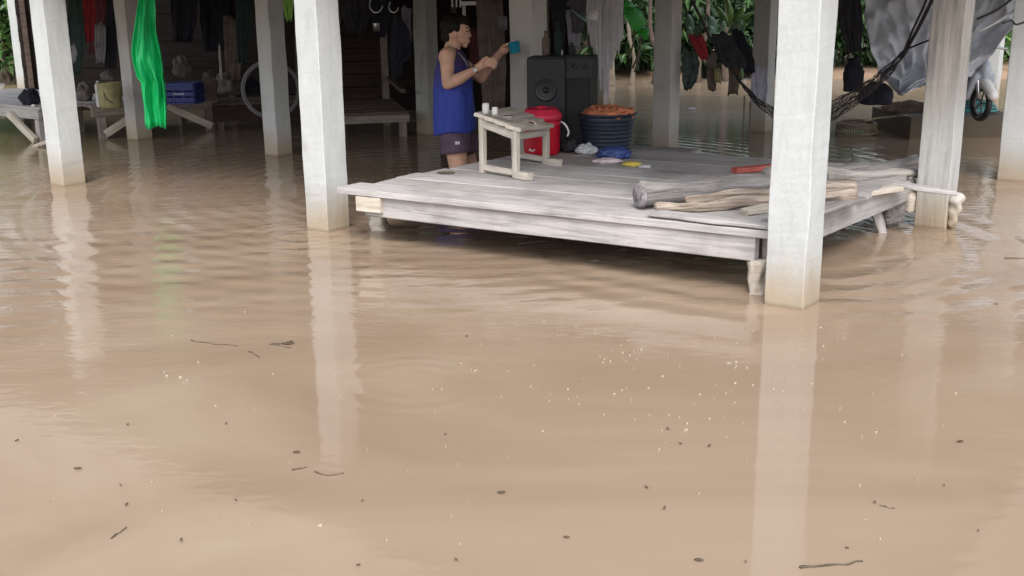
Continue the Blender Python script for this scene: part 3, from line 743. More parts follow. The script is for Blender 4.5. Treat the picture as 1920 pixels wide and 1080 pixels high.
# ------------------------------------------------------------------ loudspeakers
def speaker(c, w_, d_, h, rz, label, kind):
    root = empty('loudspeaker', c, rz, label, 'loudspeaker', 'black loudspeaker cabinets on the deck')
    m4 = mw(root)
    boxo('cabinet', m4 @ T((0, 0, h / 2)), (w_, d_, h), M['black'], root, .006)
    yf = -d_ / 2
    def disc(x, z, r, nm, prof, mat):
        fr = m4 @ T((x, yf, z)) @ Matrix.Rotation(R(90), 4, 'X')
        bm = bmesh.new(); lathe_into(bm, fr, prof(r), 30); bmesh.ops.recalc_face_normals(bm, faces=bm.faces)
        return mesh_obj(nm, bm, mat, root, smooth=True)
    surround = lambda r: [(r * 1.0, .0), (r * 1.12, .004), (r * 1.14, .010), (r * .98, .014), (r * .92, .006), (r * .86, .010), (r * .80, .004)]
    cone_ = lambda r: [(r * .82, .005), (r * .35, .0008)]
    capp = lambda r: [(r * .36, .002), (r * .3, .014), (r * .15, .020), (0, .021)]
    if kind == 'woofer':
        a = disc(.0, h * .66, .066, 'woofer', surround, M['blackp'])
        disc(.0, h * .66, .066, 'speaker_cone', cone_, M['cone']); disc(.0, h * .66, .056, 'dust_cap', capp, M['blackp'])
        for (x, z) in ((-.05, h * .12), (.05, h * .12)): disc(x, z, .02, 'bass_port', surround, M['blackp'])
    else:
        for x in (-.035, .04): disc(x, h * .90, .021, 'tweeter', surround, M['blackp']); disc(x, h * .90, .02, 'tweeter_dome', capp, M['cone'])
        boxo('grille', m4 @ T((0, yf - .006, h * .42)), (w_ * .82, .010, h * .72), M['grille'], root, .004)
    boxo('top_trim', m4 @ T((0, 0, h + .004)), (w_ * .97, d_ * .97, .010), M['darkcloth'], root, .003)
    return root
s1 = P(1030, 290, 7.60); s1.z = DZ + .003
speaker(s1, .262, .26, .615, R(-12), 'tall black loudspeaker with round woofer directly behind the red cooler', 'woofer')
s2 = P(1089, 290, 7.58); s2.z = DZ + .003
speaker(s2, .195, .26, .62, R(-12), 'narrower black loudspeaker with two small tweeters behind the tub', 'tweeter')

# small things on top of the loudspeakers
zt = s1.z + .632
for (px, ty, r_, mat, lab, nm) in ((1024, 58, .026, 'browncloth', 'brown worn jar at the left on top of the loudspeaker', 'jar'), (1046, 40, .024, 'darkgreen', 'dark green bottle on top of the loudspeaker, the taller one', 'bottle'), (1052, 92, .010, 'white', 'tiny white cap lying on the loudspeaker top', 'pill_pot'), (1072, 80, .022, 'darkcloth', 'low black tin on the right of the loudspeaker tops', 'tin')):
    q = P(px, 100, 7.6); q.z = zt; top = P(px, ty, 7.6).z - zt
    top = max(.02, top)
    tag(lathe(nm, q, [(0, 0), (r_, 0), (r_ * 1.05, top * .3), (r_, top * .65), (r_ * .5, top * .8), (r_ * .5, top), (0, top)], M[mat], jit=.25, seg=16), lab, nm.replace('_', ' '))

# ------------------------------------------------------------------ tub with orange cloth
tp = at(1138, 284, DZ)
tub = empty('plastic_tub', tp, 0, 'black ribbed tub heaped with orange cloth at the back deck edge', 'tub')
pr = [(0, 0), (.135, 0), (.15, .01)]
for k in range(8): z = .02 + k * .027; pr += [(.155 + .0028 * k, z), (.168 + .0028 * k, z + .008), (.168 + .0028 * k, z + .017), (.157 + .0028 * k, z + .024)]
pr += [(.186, .245), (.196, .25), (.196, .262), (.18, .262), (.165, .22), (0, .21)]
lathe('tub_wall', tp, pr, M['tub'], tub, seg=40, jit=.03)
bm = bmesh.new(); n = 26
vs = [[bm.verts.new(tp + Vector((r_ * math.cos(a) * .185, r_ * math.sin(a) * .185, .262 + .035 * (1 - r_ ** 3) + .035 * noise.noise(Vector((r_ * math.cos(a) * 5, r_ * math.sin(a) * 5, 4))) + (.004 if r_ < 1 else -.012)))) for a in (2 * math.pi * k / 40 for k in range(40))] for r_ in (i / n for i in range(1, n + 1))]
for A, B in zip(vs, vs[1:]):
    for k in range(40): bm.faces.new((A[k], B[k], B[(k + 1) % 40], A[(k + 1) % 40]))
bm.faces.new(vs[0])
o = mesh_obj('orange_cloth', bm, M['orange'], smooth=True); tag(o, 'crumpled orange cloth heaped inside the black tub', 'cloth')
def crumple(name, px, py, z, size, mat, label, cat, seed=0, amp=.35, sub=4, Yoff=0):
    bm = bmesh.new(); bmesh.ops.create_icosphere(bm, subdivisions=sub, radius=1)
    c = at(px, py, z); c.y += Yoff
    for v_ in bm.verts:
        k = 1 + amp * noise.noise(v_.co * 2.1 + Vector((seed, 0, 0))) + amp * .5 * abs(noise.noise(v_.co * 5 + Vector((0, seed, 0))))
        q = Vector((v_.co.x * size[0] * k, v_.co.y * size[1] * k, v_.co.z * size[2] * k))
        q.z = max(q.z, -size[2] * .7)
        v_.co = c + q + Vector((0, 0, size[2] * .7 + .002))
    o = mesh_obj(name, bm, mat, smooth=True); return tag(o, label, cat)
crumple('plastic_bag', 1150, 298, DZ, (.105, .06, .045), M['bluebag'], 'crumpled dark blue plastic bag in front of the black tub', 'bag', 3)
crumple('plastic_bag', 1100, 290, DZ, (.065, .045, .042), M['clearbag'], 'clear plastic bag crumpled left of the black tub on the deck', 'bag', 8)
crumple('plastic_bag', 1140, 306, DZ, (.085, .045, .018), M['pinkbag'], 'flattened pale pink plastic bag near the yellow packet', 'bag', 12)
crumple('snack_packet', 1184, 312, DZ, (.055, .035, .016), M['yellow'], 'small yellow snack packet lying on the back boards', 'packet', 17)
crumple('snack_packet', 1209, 315, DZ, (.035, .03, .011), M['offwhite'], 'small white and brown wrapper right of the yellow packet', 'wrapper', 21)
crumple('dried_leaf', 836, 326, DZ, (.05, .02, .008), M['twig'], 'curled dark scrap on the left edge of the deck', 'scrap', 25, sub=3)
crumple('plastic_bag', 1068, 285, DZ, (.05, .05, .05), M['darkcloth'], 'dark crumpled bag between the red cooler and the tub', 'bag', 28)

# ------------------------------------------------------------------ the man
YM = 8.0
def p(x, y, dy=0.): return P(x, y, YM + dy)
man = empty('person', Vector((-.4, YM, -.45)), 0, 'man in blue vest and mauve shorts wading beside the deck, holding teal cup', 'person')
def finger(base, d, curl, L, r, side=Vector((0, 0, 1))):
    out = []; q = base.copy(); dd = d.normalized()
    for seg, k in enumerate((.45, .32, .23)):
        e = q + dd * L * k; out.append(('cap', q, e, r * (1 - .1 * seg), r * (.92 - .12 * seg))); q = e
        dd = (Matrix.Rotation(curl, 3, side) @ dd).normalized()
    return out
prims = [
    ('ell', p(855, 57), (.092, .077, .106)), ('ell', p(866, 73), (.052, .055, .042)), ('ell', p(872, 62), (.034, .045, .05)),
    ('ell', p(877, 52), (.018, .045, .012)),
    ('cap', p(878, 58), p(881.5, 67), .008, .011), ('ell', p(880.5, 68), (.012, .016, .008)), ('ell', p(873, 77), (.030, .036, .022)), ('ell', p(879, 76), (.010, .022, .006)), ('ell', p(878.5, 79.5), (.010, .020, .006)),
    ('ell', p(872, 85), (.022, .026, .018)),
    ('ell', p(853, 65, -.074), (.018, .011, .028)), ('ell', p(853, 65, .074), (.018, .011, .028)),
    ('cap', p(851, 76), p(846, 100), .054, .062),
    ('cap', p(842, 100, -.13), p(842, 100, .13), .048, .048), ('ell', p(846, 100), (.06, .14, .05)),
    ('ell', p(850, 128), (.092, .145, .16)), ('ell', p(851, 180), (.094, .135, .2)), ('ell', p(853, 232), (.10, .140, .13)),
    # near (right) arm
    ('ell', p(838, 107, -.175), (.060, .052, .066)), ('cap', p(838, 108, -.18), p(840, 156, -.22), .052, .043),
    ('cap', p(840, 157, -.22), p(862, 147, -.245), .042, .043), ('cap', p(862, 147, -.245), p(890, 131, -.26), .042, .026),
    ('cap', p(890, 131, -.26), p(902, 123, -.26), .027, .030), ('ell', p(905, 121, -.26), (.042, .020, .034), Matrix.Rotation(R(-28), 4, 'Y')),
    # far (left) arm
    ('ell', p(852, 107, .175), (.060, .052, .066)), ('cap', p(854, 110, .18), p(902, 146, .16), .050, .040),
    ('cap', p(902, 146, .16), p(914, 128, .14), .040, .039), ('cap', p(914, 128, .14), p(936, 101, .05), .039, .026),
    ('cap', p(936, 101, .05), p(942, 95, .03), .026, .027), ('ell', p(946, 92, .015), (.036, .020, .034), Matrix.Rotation(R(-45), 4, 'Y')),
    # legs
    ('cap', p(850, 240, -.085), p(861, 322, -.10), .090, .066), ('cap', p(861, 322, -.10), p(858, 352, -.10), .064, .060), ('cap', p(858, 352, -.10), p(858, 425, -.10), .06, .04),
    ('cap', p(858, 240, .085), p(882, 318, .10), .090, .064), ('cap', p(882, 318, .10), p(876, 352, .10), .064, .058), ('cap', p(876, 352, .10), p(872, 425, .10), .058, .04),
    ('cap', p(856, 436, -.10), p(900, 440, -.11), .036, .028), ('cap', p(870, 436, .10), p(914, 440, .11), .036, .028),
]
hb = p(911, 117, -.26)
for k, (dz, dy, L) in enumerate(((.018, -.008, .075), (.006, -.012, .082), (-.007, -.012, .077), (-.019, -.008, .062))):
    prims += finger(hb + Vector((.006, dy, dz)), Vector((.9, -.05, .28 - .12 * k)), R(28), L, .0105, Vector((0, 1, 0)))
prims += finger(p(902, 117, -.275), Vector((.6, -.25, .75)), R(18), .062, .012, Vector((0, 1, 0)))
cupc = p(966, 88, -.02)
hb = p(951, 88, .01)
for k, (dz, dy, L) in enumerate(((.020, 0, .072), (.007, .004, .08), (-.007, .004, .075), (-.020, 0, .06))):
    prims += finger(hb + Vector((.0, dy, dz)), Vector((.85, .45, .12 - .1 * k)), R(-30), L, .0105, Vector((0, 0, 1)))
prims += finger(p(945, 86, -.005), Vector((.7, -.6, .35)), R(22), .06, .012, Vector((0, 0, 1)))
body = remesh_union('body', prims, M['skin'], man, .0052, 3)
# hair
remesh_union('hair', [('ell', p(848, 49), (.088, .086, .083)), ('ell', p(839, 64), (.048, .068, .062)), ('ell', p(864, 40), (.062, .064, .042)), ('ell', p(873, 43), (.028, .05, .022)), ('ell', p(846, 38), (.06, .06, .05)), ('ell', p(857, 52, -.07), (.022, .014, .04)), ('ell', p(857, 52, .07), (.022, .014, .04))], M['hair'], man, .006, 1)
for v_ in bpy.data.objects['hair'].data.vertices: v_.co += v_.normal * (.005 * noise.noise(v_.co * 45) + .004 * noise.noise(v_.co * 110))
for s in (-1, 1):
    q = p(876, 59, s * .033)
    bm = bmesh.new(); bmesh.ops.create_uvsphere(bm, u_segments=12, v_segments=8, radius=.009, matrix=T(q) @ Matrix.Diagonal((1, 1.3, .6, 1)))
    mesh_obj('eye', bm, M['eye'], man, smooth=True)
    bm = bmesh.new(); tube_into(bm, [p(876, 53, s * .018), p(879, 51.5, s * .033), p(875, 53, s * .052)], .004); mesh_obj('eyebrow', bm, M['hair'], man, smooth=True)
bm = bmesh.new(); tube_into(bm, [p(878, 78.2, -.024), p(881.2, 77.8, 0), p(878, 78.2, .024)], [.0015, .003, .0015]); mesh_obj('mouth', bm, M['lip'], man, smooth=True)
# vest: rings down the trunk
rows = [(90, 846, .055, .075), (96, 845, .078, .118), (104, 846, .100, .140), (116, 847, .112, .152), (132, 848, .132, .166), (155, 849, .139, .174), (180, 850, .145, .182), (205, 851, .149, .190), (228, 853, .153, .196), (245, 854, .156, .200)]
bm = bmesh.new(); G = []; S = 56; nn = len(rows); fr_ = []
for i in range(nn - 1):
    for s in range(4):
        t = s / 4; fr_.append(tuple(a * (1 - t) + b * t for a, b in zip(rows[i], rows[i + 1])))
fr_.append(rows[-1])
for i, (yy, xc, rx, ry) in enumerate(fr_):
    t = i / (len(fr_) - 1); c = p(xc, yy); ring = []
    for k in range(S):
        a = 2 * math.pi * k / S
        f = 1 + t * (.03 * math.sin(a * 5 + t * 4 + 2 * noise.noise(Vector((a, t * 3, 0)))) + .02 * math.sin(a * 11 + t * 3)) + .035 * noise.noise(Vector((math.cos(a) * 5, math.sin(a) * 5, t * 9))) + .06 * noise.noise(Vector((math.cos(a) * 2, math.sin(a) * 2, t * 5)))
        ring.append(bm.verts.new(c + Vector((rx * f * math.cos(a), ry * f * math.sin(a), .012 * math.sin(a * 3 + 1) * t ** 4 + .02 * math.cos(a) * t))))
    G.append(ring)
for A, B in zip(G, G[1:]):
    for k in range(S): bm.faces.new((A[k], B[k], B[(k + 1) % S], A[(k + 1) % S]))
bmesh.ops.recalc_face_normals(bm, faces=bm.faces)
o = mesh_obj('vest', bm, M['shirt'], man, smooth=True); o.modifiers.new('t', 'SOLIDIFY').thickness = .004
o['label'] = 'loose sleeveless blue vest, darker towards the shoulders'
bm = bmesh.new(); tube_into(bm, [p(840, 84, -.05), p(850, 92, -.088), p(862, 102, -.09), p(872, 114, -.08), p(878, 126, -.05)], .0035, smooth=4)
mesh_obj('collar_trim', bm, M['offwhite'], man, smooth=True)
remesh_union('shorts', [('cone', p(851, 232, -.07), p(857, 287, -.095), .108, .118), ('cone', p(858, 232, .07), p(876, 285, .10), .108, .116), ('ell', p(854, 236), (.12, .155, .06))], M['shorts'], man, .007, 2)
bm = bmesh.new(); c = p(858, 268, -.216)
for dx in (-.010, .008): add_box(bm, T(c + Vector((dx, 0, 0))), (.014, .006, .022), .002)
mesh_obj('shorts_logo', bm, M['white'], man)
# wrist watch
wc = p(891, 130.5, -.26); dr = (p(902, 123, -.26) - p(880, 137, -.26)).normalized(); fr = T(wc) @ dr.to_track_quat('Z', 'Y').to_matrix().to_4x4()
wt = empty('wristwatch', wc, 0, 'silver wristwatch with a white dial on the near wrist', 'watch')
bm = bmesh.new(); lathe_into(bm, fr, [(.030, -.008), (.033, -.006), (.033, .006), (.030, .008), (.0295, 0), (.030, -.008)], 24); mesh_obj('strap', bm, M['chrome'], wt, smooth=True)
bm = bmesh.new(); lathe_into(bm, T(wc + Vector((0, -.036, .0))) @ Matrix.Rotation(R(90), 4, 'X'), [(0, .006), (.015, .006), (.017, 0), (.017, -.008)], 20); mesh_obj('dial', bm, M['white'], wt, smooth=True)
# cup in the far hand
rt = Matrix.Rotation(R(-12), 3, 'Y')
cup = lathe('cup', cupc + Vector((.004, 0, -.042)), [(0, 0), (.034, 0), (.038, .006), (.043, .078), (.045, .08), (.041, .078), (.034, .01), (0, .008)], M['cyan'], rot=rt)
tag(cup, 'teal blue plastic cup held up in the far hand of the man', 'cup')

# ------------------------------------------------------------------ low table with braces at the far left
def slat_table(c0, du, dv, LU, LV, z, label, nleg, mat='tablewood', braces=()):
    root = empty('low_table', c0 + du * LU / 2 + dv * LV / 2, math.atan2(du.y, du.x), label, 'table', 'low wooden tables under the house')
    bm = bmesh.new(); y = 0
    while y < LV - .05:
        add_board(bm, frame_along(c0 + dv * (y + .07) + up * (z - .015), c0 + du * LU + dv * (y + .07) + up * (z - .015)), LU + random.uniform(-.04, .04), .13, .03, n=10, jit=.006, ragged=.02); y += .14
    bmesh.ops.recalc_face_normals(bm, faces=bm.faces)
    mesh_obj('table_top', bm, M[mat], root, frame=frame_along(c0, c0 + du))
    for k in (0.02, LV - .06): board('apron', c0 + dv * k + up * (z - .075), c0 + du * LU + dv * k + up * (z - .075), .04, .09, M[mat], root)
    for a in nleg:
        for b_ in (.06, LV - .06): board('leg', c0 + du * a + dv * b_ + up * -.48, c0 + du * a + dv * b_ + up * (z - .03), .085, .07, M[mat], root, up=du, n=5)
    for (a0, z0, a1, z1) in braces: board('brace', c0 + du * a0 - dv * .03 + up * z0, c0 + du * a1 - dv * .03 + up * z1, .045, .07, M['bonewood'], root, n=5)
    return root
ca = at(78, 268)
slat_table(ca, -u, v, 2.6, 1.2, .345, 'weathered low table at the far left with a pale diagonal brace', (.08, 2.3), 'deckgrey', braces=((.48, .26, .05, .02),))
cb = at(178, 262); ce_ = at(412, 243); dd = (ce_ - cb); LB = dd.length; dd.normalize(); dn = Vector((-dd.y, dd.x, 0))
slat_table(cb, dd, dn, LB, .9, .34, 'long low table holding the blue crate and the khaki basket', (.1, LB - .08), 'tablewood', braces=((LB - .55, .28, LB - .1, .05), (.5, .27, .1, .05)))
for k, (x_, y_) in enumerate(((468, 242), (505, 238))): pass
# broken board leaning at the left table's foot
q0 = at(62, 276); o = board('driftwood', q0 + up * .0, q0 + Vector((.28, .1, .11)), .07, .03, M['bonewood'], None, n=6, jit=.01, taper=.4); tag(o, 'pale broken board slanting from water beside the far left table leg', 'board')

plainback = wood('dark_red_boards', (.030, .018, .016), (.075, .048, .042), scale=.6)
# wide sleeping platform with boards behind the deck-corner post
bc = at(625, 262); be = at(768, 256); 
bd = (be - bc).normalized(); bn = Vector((-bd.y, bd.x, 0)); bl = (be - bc).length
c0 = bc - bd * .25; LU = bl + .25
bench = empty('sleeping_platform', c0 + bd * LU / 2, math.atan2(bd.y, bd.x), 'wide dim brown board platform with a high plank back under the house', 'platform')
bm = bmesh.new()
for k in range(7): add_board(bm, frame_along(c0 + bn * (.08 + k * .16) + up * (.235 + .006 * k), c0 + bd * LU + bn * (.08 + k * .16) + up * (.235 + .006 * k)), LU, .152, .03, n=8, jit=.005)
bmesh.ops.recalc_face_normals(bm, faces=bm.faces); mesh_obj('seat', bm, M['benchwood'], bench, frame=frame_along(c0, c0 + bd))
board('front_rail', c0 + up * .185 - bn * .01, c0 + bd * LU + up * .185 - bn * .01, .04, .075, M['tablewood'], bench)
bm = bmesh.new()
for k in range(6): add_board(bm, frame_along(c0 + bn * (1.18 + .03 * k) + up * (.34 + .135 * k), c0 + bd * (LU - .02) + bn * (1.18 + .03 * k) + up * (.34 + .135 * k), Vector((0, -1, .2))), LU, .125, .022, n=8, jit=.006)
bmesh.ops.recalc_face_normals(bm, faces=bm.faces); mesh_obj('backrest', bm, plainback, bench, frame=frame_along(c0, c0 + bd))
for a in (.1, LU - .06):
    for b_ in (.03, 1.12): board('leg', c0 + bd * a + bn * b_ + up * -.48, c0 + bd * a + bn * b_ + up * (.215 if b_ < 1 else 1.05), .07, .07, M['tablewood'], bench, up=bd, n=4)
board('armrest', c0 + bd * (LU - .03) + bn * .1 + up * .44, c0 + bd * (LU - .03) + bn * 1.1 + up * .50, .05, .04, M['benchwood'], bench)

lb0 = P(398, 205, 11.6); lb1 = P(600, 205, 11.9)
lb0.z = lb1.z = 0; ld = (lb1 - lb0).normalized(); ln_ = Vector((-ld.y, ld.x, 0)); ll = (lb1 - lb0).length
low = empty('low_bench', (lb0 + lb1) / 2, math.atan2(ld.y, ld.x), 'dim brown low bench behind the bicycle wheel under the house', 'bench')
bm = bmesh.new()
for k in range(4): add_board(bm, frame_along(lb0 + ln_ * (.1 + k * .17) + up * .27, lb1 + ln_ * (.1 + k * .17) + up * .27), ll, .165, .03, n=8, jit=.004)
bmesh.ops.recalc_face_normals(bm, faces=bm.faces); mesh_obj('seat', bm, M['benchwood'], low, frame=frame_along(lb0, lb1))
board('front_rail', lb0 + up * .17, lb1 + up * .17, .03, .16, plainback, low)
for a in (.08, ll - .08): board('leg', lb0 + ld * a + ln_ * .05 + up * -.48, lb0 + ld * a + ln_ * .05 + up * .25, .06, .06, M['benchwood'], low, up=ld, n=4)
# bicycle wheel between the two left-centre posts
wq = P(508, 168, 10.35)
wheel = empty('bicycle_wheel', wq - Vector((0, 0, .27)), R(8), 'bicycle wheel with pale tyre half hidden behind a grey white post', 'wheel')
m4 = mw(wheel) @ T((0, 0, .27)) @ Matrix.Rotation(R(90), 4, 'X')
def ringpts(r, n=32): return [m4 @ Vector((r * math.cos(2 * math.pi * k / n), r * math.sin(2 * math.pi * k / n), 0)) for k in range(n)]
bm = bmesh.new(); tube_into(bm, ringpts(.262), .013, closed=True, smooth=1); mesh_obj('tyre', bm, plain('grey_rubber', (.15, .15, .15), .7, .3), wheel, smooth=True)
bm = bmesh.new(); tube_into(bm, ringpts(.244), .007, closed=True, smooth=1); mesh_obj('rim', bm, M['greycloth'], wheel, smooth=True)
bm = bmesh.new()
for k in range(28):
    a = 2 * math.pi * k / 28; s = 1 if k % 2 else -1
    tube_into(bm, [m4 @ Vector((.02 * math.cos(a + s), .02 * math.sin(a + s), .02 * s)), m4 @ Vector((.243 * math.cos(a), .243 * math.sin(a), 0))], .0012, seg=4, smooth=1)
mesh_obj('spokes', bm, M['darkcloth'], wheel)
bm = bmesh.new(); tube_into(bm, [m4 @ Vector((0, 0, -.04)), m4 @ Vector((0, 0, .04))], .018, smooth=1); mesh_obj('hub', bm, M['chrome'], wheel, smooth=True)

# ------------------------------------------------------------------ things on the low tables
bq = P(208, 194, 10.55); bq.z = .342
bas = empty('storage_basket', bq, 0, 'khaki yellow woven basket on the low table, left of a grey post', 'basket')
lathe('basket_body', bq, [(0, 0), (.085, 0), (.10, .02), (.108, .12), (.112, .23), (.12, .245), (.106, .24), (.095, .03), (0, .02)], M['sand'], bas, seg=26, jit=.12)
bm = bmesh.new(); tube_into(bm, [bq + Vector((-.02, -.1, .18)), bq + Vector((.0, -.125, .10)), bq + Vector((.06, -.11, .06))], .006); mesh_obj('handle', bm, M['browncloth'], bas, smooth=True)
crumple('cloth_bundle', 208, 196, .30, (.07, .07, .05), M['sack'], 'brown cloth bundle stuffed in the khaki basket mouth', 'cloth', 33, sub=3).location.z += .25
kq = P(345, 180, 11.0); kq.z = .342
cra = empty('plastic_crate', kq, R(-6), 'dark blue plastic crate on the long low table beside the green sheet', 'crate')
mc = mw(cra); W_, D__, H_ = .30, .24, .20
boxo('crate_floor', mc @ T((0, 0, .01)), (W_, D__, .02), M['blue'], cra, .003)
for (x_, y_, sx_, sy_) in ((0, -D__ / 2, W_, .014), (0, D__ / 2, W_, .014), (-W_ / 2, 0, .014, D__), (W_ / 2, 0, .014, D__)):
    bm = bmesh.new()
    for zz in (.045, .10, .155, .19): add_box(bm, mc @ T((x_, y_, zz)), (sx_ + .013, sy_ + (.013 if sy_ > .1 else 0), .042 if zz < .18 else .03), .003)
    for t in (-.5, -.17, .17, .5): add_box(bm, mc @ T((x_ + t * sx_ * (1 if sx_ > .1 else 0), y_ + t * sy_ * (1 if sy_ > .1 else 0), .10)), (.018, .018, .19), .003)
    mesh_obj('crate_side', bm, M['blue'], cra)
bm = bmesh.new()
for k in range(6): add_box(bm, mc @ T((-.05 + k * .02, -D__ / 2 - .009, .10 + .003 * (k % 2))), (.013, .003, .012), 0)
mesh_obj('crate_marking', bm, M['offwhite'], cra)
o = crumple('sack', 347, 178, .34, (.10, .08, .13), M['sack'], 'dusty grey brown sack standing in the blue crate', 'sack', 41); o.location.z += .19
q = P(184, 160, 10.7); q.z = .342
tag(lathe('water_bottle', q, [(0, 0), (.032, 0), (.035, .02), (.033, .15), (.035, .2), (.016, .235), (.016, .25), (0, .25)], M['offwhite'], seg=18), 'pale plastic jug on the low table between white post and khaki basket', 'jug')
crumple('cloth_bag', 58, 196, .345, (.09, .08, .09), M['navy'], 'black cloth bag on the far left table', 'bag', 47)
crumple('cardboard_box', 160, 190, .34, (.07, .08, .11), M['sack'], 'brown slumped sack on the low table behind the white post', 'sack', 51)
crumple('tissue', 63, 200, .345, (.02, .02, .012), M['white'], 'tiny white scrap on the far left table top', 'scrap', 54, sub=2)

# ------------------------------------------------------------------ hanging things
o = drape('plastic_sheet', [(-12, 262, 288), (10, 259, 289), (40, 257, 291), (70, 252, 296), (100, 247, 302), (118, 249, 306), (145, 254, 309), (155, 262, 312), (180, 265, 315), (205, 266, 316), (238, 269, 316)], 8.2, M['green'], fold=.12, nf=4, cols=48, hem=.03, slant=.1, crumple=.022)
tag(o, 'bright green plastic sheet hanging beside a post above the water', 'plastic sheet')
HG = 'clothes and bags hanging under the house'
def hang(name, rows, Y, mat, label, cat, **kw):
    o = drape(name, rows, Y, M[mat], **kw); return tag(o, label, cat, HG)
hang('red_shirt', [(-10, 150, 176), (20, 154, 180), (50, 156, 178), (78, 162, 176)], 10.6, 'redcloth', 'dull red shirt hanging right of the far left white post', 'shirt')
hang('dark_jacket', [(-10, 128, 152), (40, 128, 158), (90, 130, 160), (140, 136, 152)], 10.4, 'darkgreen', 'very dark green jacket hanging close to the left white post', 'jacket')
hang('maroon_cloth', [(-10, 176, 205), (40, 172, 200), (100, 165, 178)], 11.2, 'maroon', 'dark maroon cloth hanging behind the dull red shirt', 'cloth')
hang('grey_towel', [(45, 178, 198), (80, 177, 199), (118, 180, 196)], 10.9, 'greycloth', 'small grey towel hanging above the pale jug', 'towel')
hang('dark_trousers', [(-10, 200, 226), (60, 198, 222), (128, 196, 218)], 11.0, 'navy', 'black trousers hanging above the khaki basket', 'trousers')
hang('dark_skirt', [(-10, 318, 372), (40, 322, 368), (78, 326, 360)], 11.6, 'navy', 'black skirt hanging over the dusty sack and blue crate', 'skirt')
hang('brown_towel', [(30, 418, 460), (80, 420, 458), (150, 424, 450)], 11.8, 'browncloth', 'faint brown towel hanging left of the bicycle wheel', 'towel')
hang('white_strip', [(85, 410, 413), (120, 411, 415), (150, 413, 417)], 11.5, 'offwhite', 'narrow white strip hanging near the right end of the long table', 'strip', fold=.0)
hang('navy_bag', [(30, 738, 756), (60, 732, 768), (105, 730, 772), (120, 732, 756), (148, 736, 752)], 9.9, 'navy', 'black cloth bag hanging left of the dim post behind the man', 'bag')
hang('grey_rag', [(12, 752, 772), (40, 754, 770), (75, 762, 772)], 10.3, 'greycloth', 'thin grey rag hanging over the black cloth bag', 'rag')
hang('brown_sheet', [(-10, 893, 942), (60, 895, 946), (130, 900, 950), (205, 906, 946)], 9.7, 'browncloth', 'long brown sheet hanging behind the raised hands', 'sheet', nf=6)
hang('grey_mesh_bag', [(30, 932, 950), (58, 934, 952)], 9.2, 'greycloth', 'small grey mesh bag hanging left of the cup and post', 'bag')
hang('maroon_towel', [(55, 878, 900), (100, 880, 898), (140, 884, 896)], 10.2, 'maroon', 'dark maroon towel hanging just right of the face', 'towel')
hang('pale_shirt', [(20, 1060, 1092), (55, 1064, 1090), (92, 1068, 1088)], 10.0, 'lavender', 'pale shirt hanging behind the loudspeaker tops', 'shirt')
hang('dark_curtain', [(-10, 1030, 1064), (50, 1036, 1060), (95, 1040, 1058)], 9.6, 'darkcloth', 'charcoal cloth hanging over the left loudspeaker', 'cloth')
hang('red_cloth', [(64, 1291, 1316), (80, 1296, 1324), (100, 1308, 1328), (112, 1314, 1326)], 9.4, 'redcloth', 'bright red cloth hanging right of the grey post behind the deck', 'cloth')
hang('mottled_shirt', [(92, 1280, 1302), (120, 1279, 1312), (150, 1279, 1306), (168, 1284, 1296)], 9.4, 'camo', 'mottled dark shirt hanging just below the red cloth', 'shirt')
hang('navy_cloth', [(62, 1334, 1372), (90, 1340, 1384), (110, 1346, 1398), (128, 1362, 1400)], 9.5, 'darkcloth', 'dark grey shirt hanging in the middle of the clothes over the hammock', 'shirt')
hang('dark_dress', [(55, 1372, 1392), (85, 1376, 1404), (110, 1388, 1414), (138, 1396, 1416)], 9.7, 'navy', 'black dress hanging left of the post with the laundry bag', 'dress')
hang('brown_trousers', [(100, 1322, 1342), (135, 1326, 1346), (170, 1328, 1342)], 9.5, 'browncloth', 'brown trousers hanging under the dark grey shirt', 'trousers')
hang('khaki_cloth', [(128, 1338, 1350), (155, 1341, 1352)], 9.45, 'sand', 'small khaki yellow cloth beside the brown trousers', 'cloth')
hang('grey_sock_row', [(120, 1365, 1388), (150, 1367, 1386), (178, 1364, 1384)], 9.9, 'browncloth', 'dull brown cloth hanging lowest, left of the laundry bag', 'cloth')
hang('laundry_bag', [(128, 1410, 1436), (145, 1408, 1438), (172, 1408, 1440), (190, 1418, 1436)], 10.4, 'lavender', 'pale lavender laundry bag hanging against a grey post', 'bag')
hang('lime_bag', [(-12, 531, 552), (10, 530, 550), (30, 534, 548), (39, 538, 546)], 9.0, 'limegreen', 'lime green bag hanging between the two left-centre posts', 'bag')
hang('white_rag', [(84, 134, 140), (100, 134, 145), (118, 136, 142)], 9.6, 'greycloth', 'small pale rag touching the right side of the left white post', 'rag')

hang('black_blanket', [(-10, 372, 430), (40, 376, 432), (95, 384, 424)], 12.0, 'navy', 'black blanket hanging above the low bench, left of the grey white post', 'blanket', nf=7)
hang('charcoal_shirt', [(-10, 636, 690), (30, 640, 694), (62, 652, 684)], 11.0, 'darkcloth', 'charcoal shirt hanging over the plank platform beside the deck-corner post', 'shirt')
hang('dark_towel', [(-10, 440, 474), (60, 442, 470), (118, 446, 462)], 11.0, 'darkgreen', 'blackish green towel hanging just left of the grey white post', 'towel')
hang('brown_shirt', [(-10, 556, 566), (80, 552, 566), (150, 556, 566)], 11.2, 'browncloth', 'sliver of a brown shirt between the grey white and deck-corner posts', 'shirt')
hang('navy_shirt', [(-10, 690, 738), (36, 694, 732), (70, 700, 722)], 10.8, 'navy', 'black shirt hanging left of the black cloth bag near the metal mug', 'shirt')
hang('net_bundle', [(-10, 1066, 1100), (30, 1070, 1098), (60, 1074, 1092)], 9.8, 'greycloth', 'grey bundle hanging above the teal stick', 'bundle')
crumple('storage_sack', 432, 178, .28, (.16, .12, .15), M['sack'], 'dusty brown sack slumped on the low bench, left end', 'sack', 101)
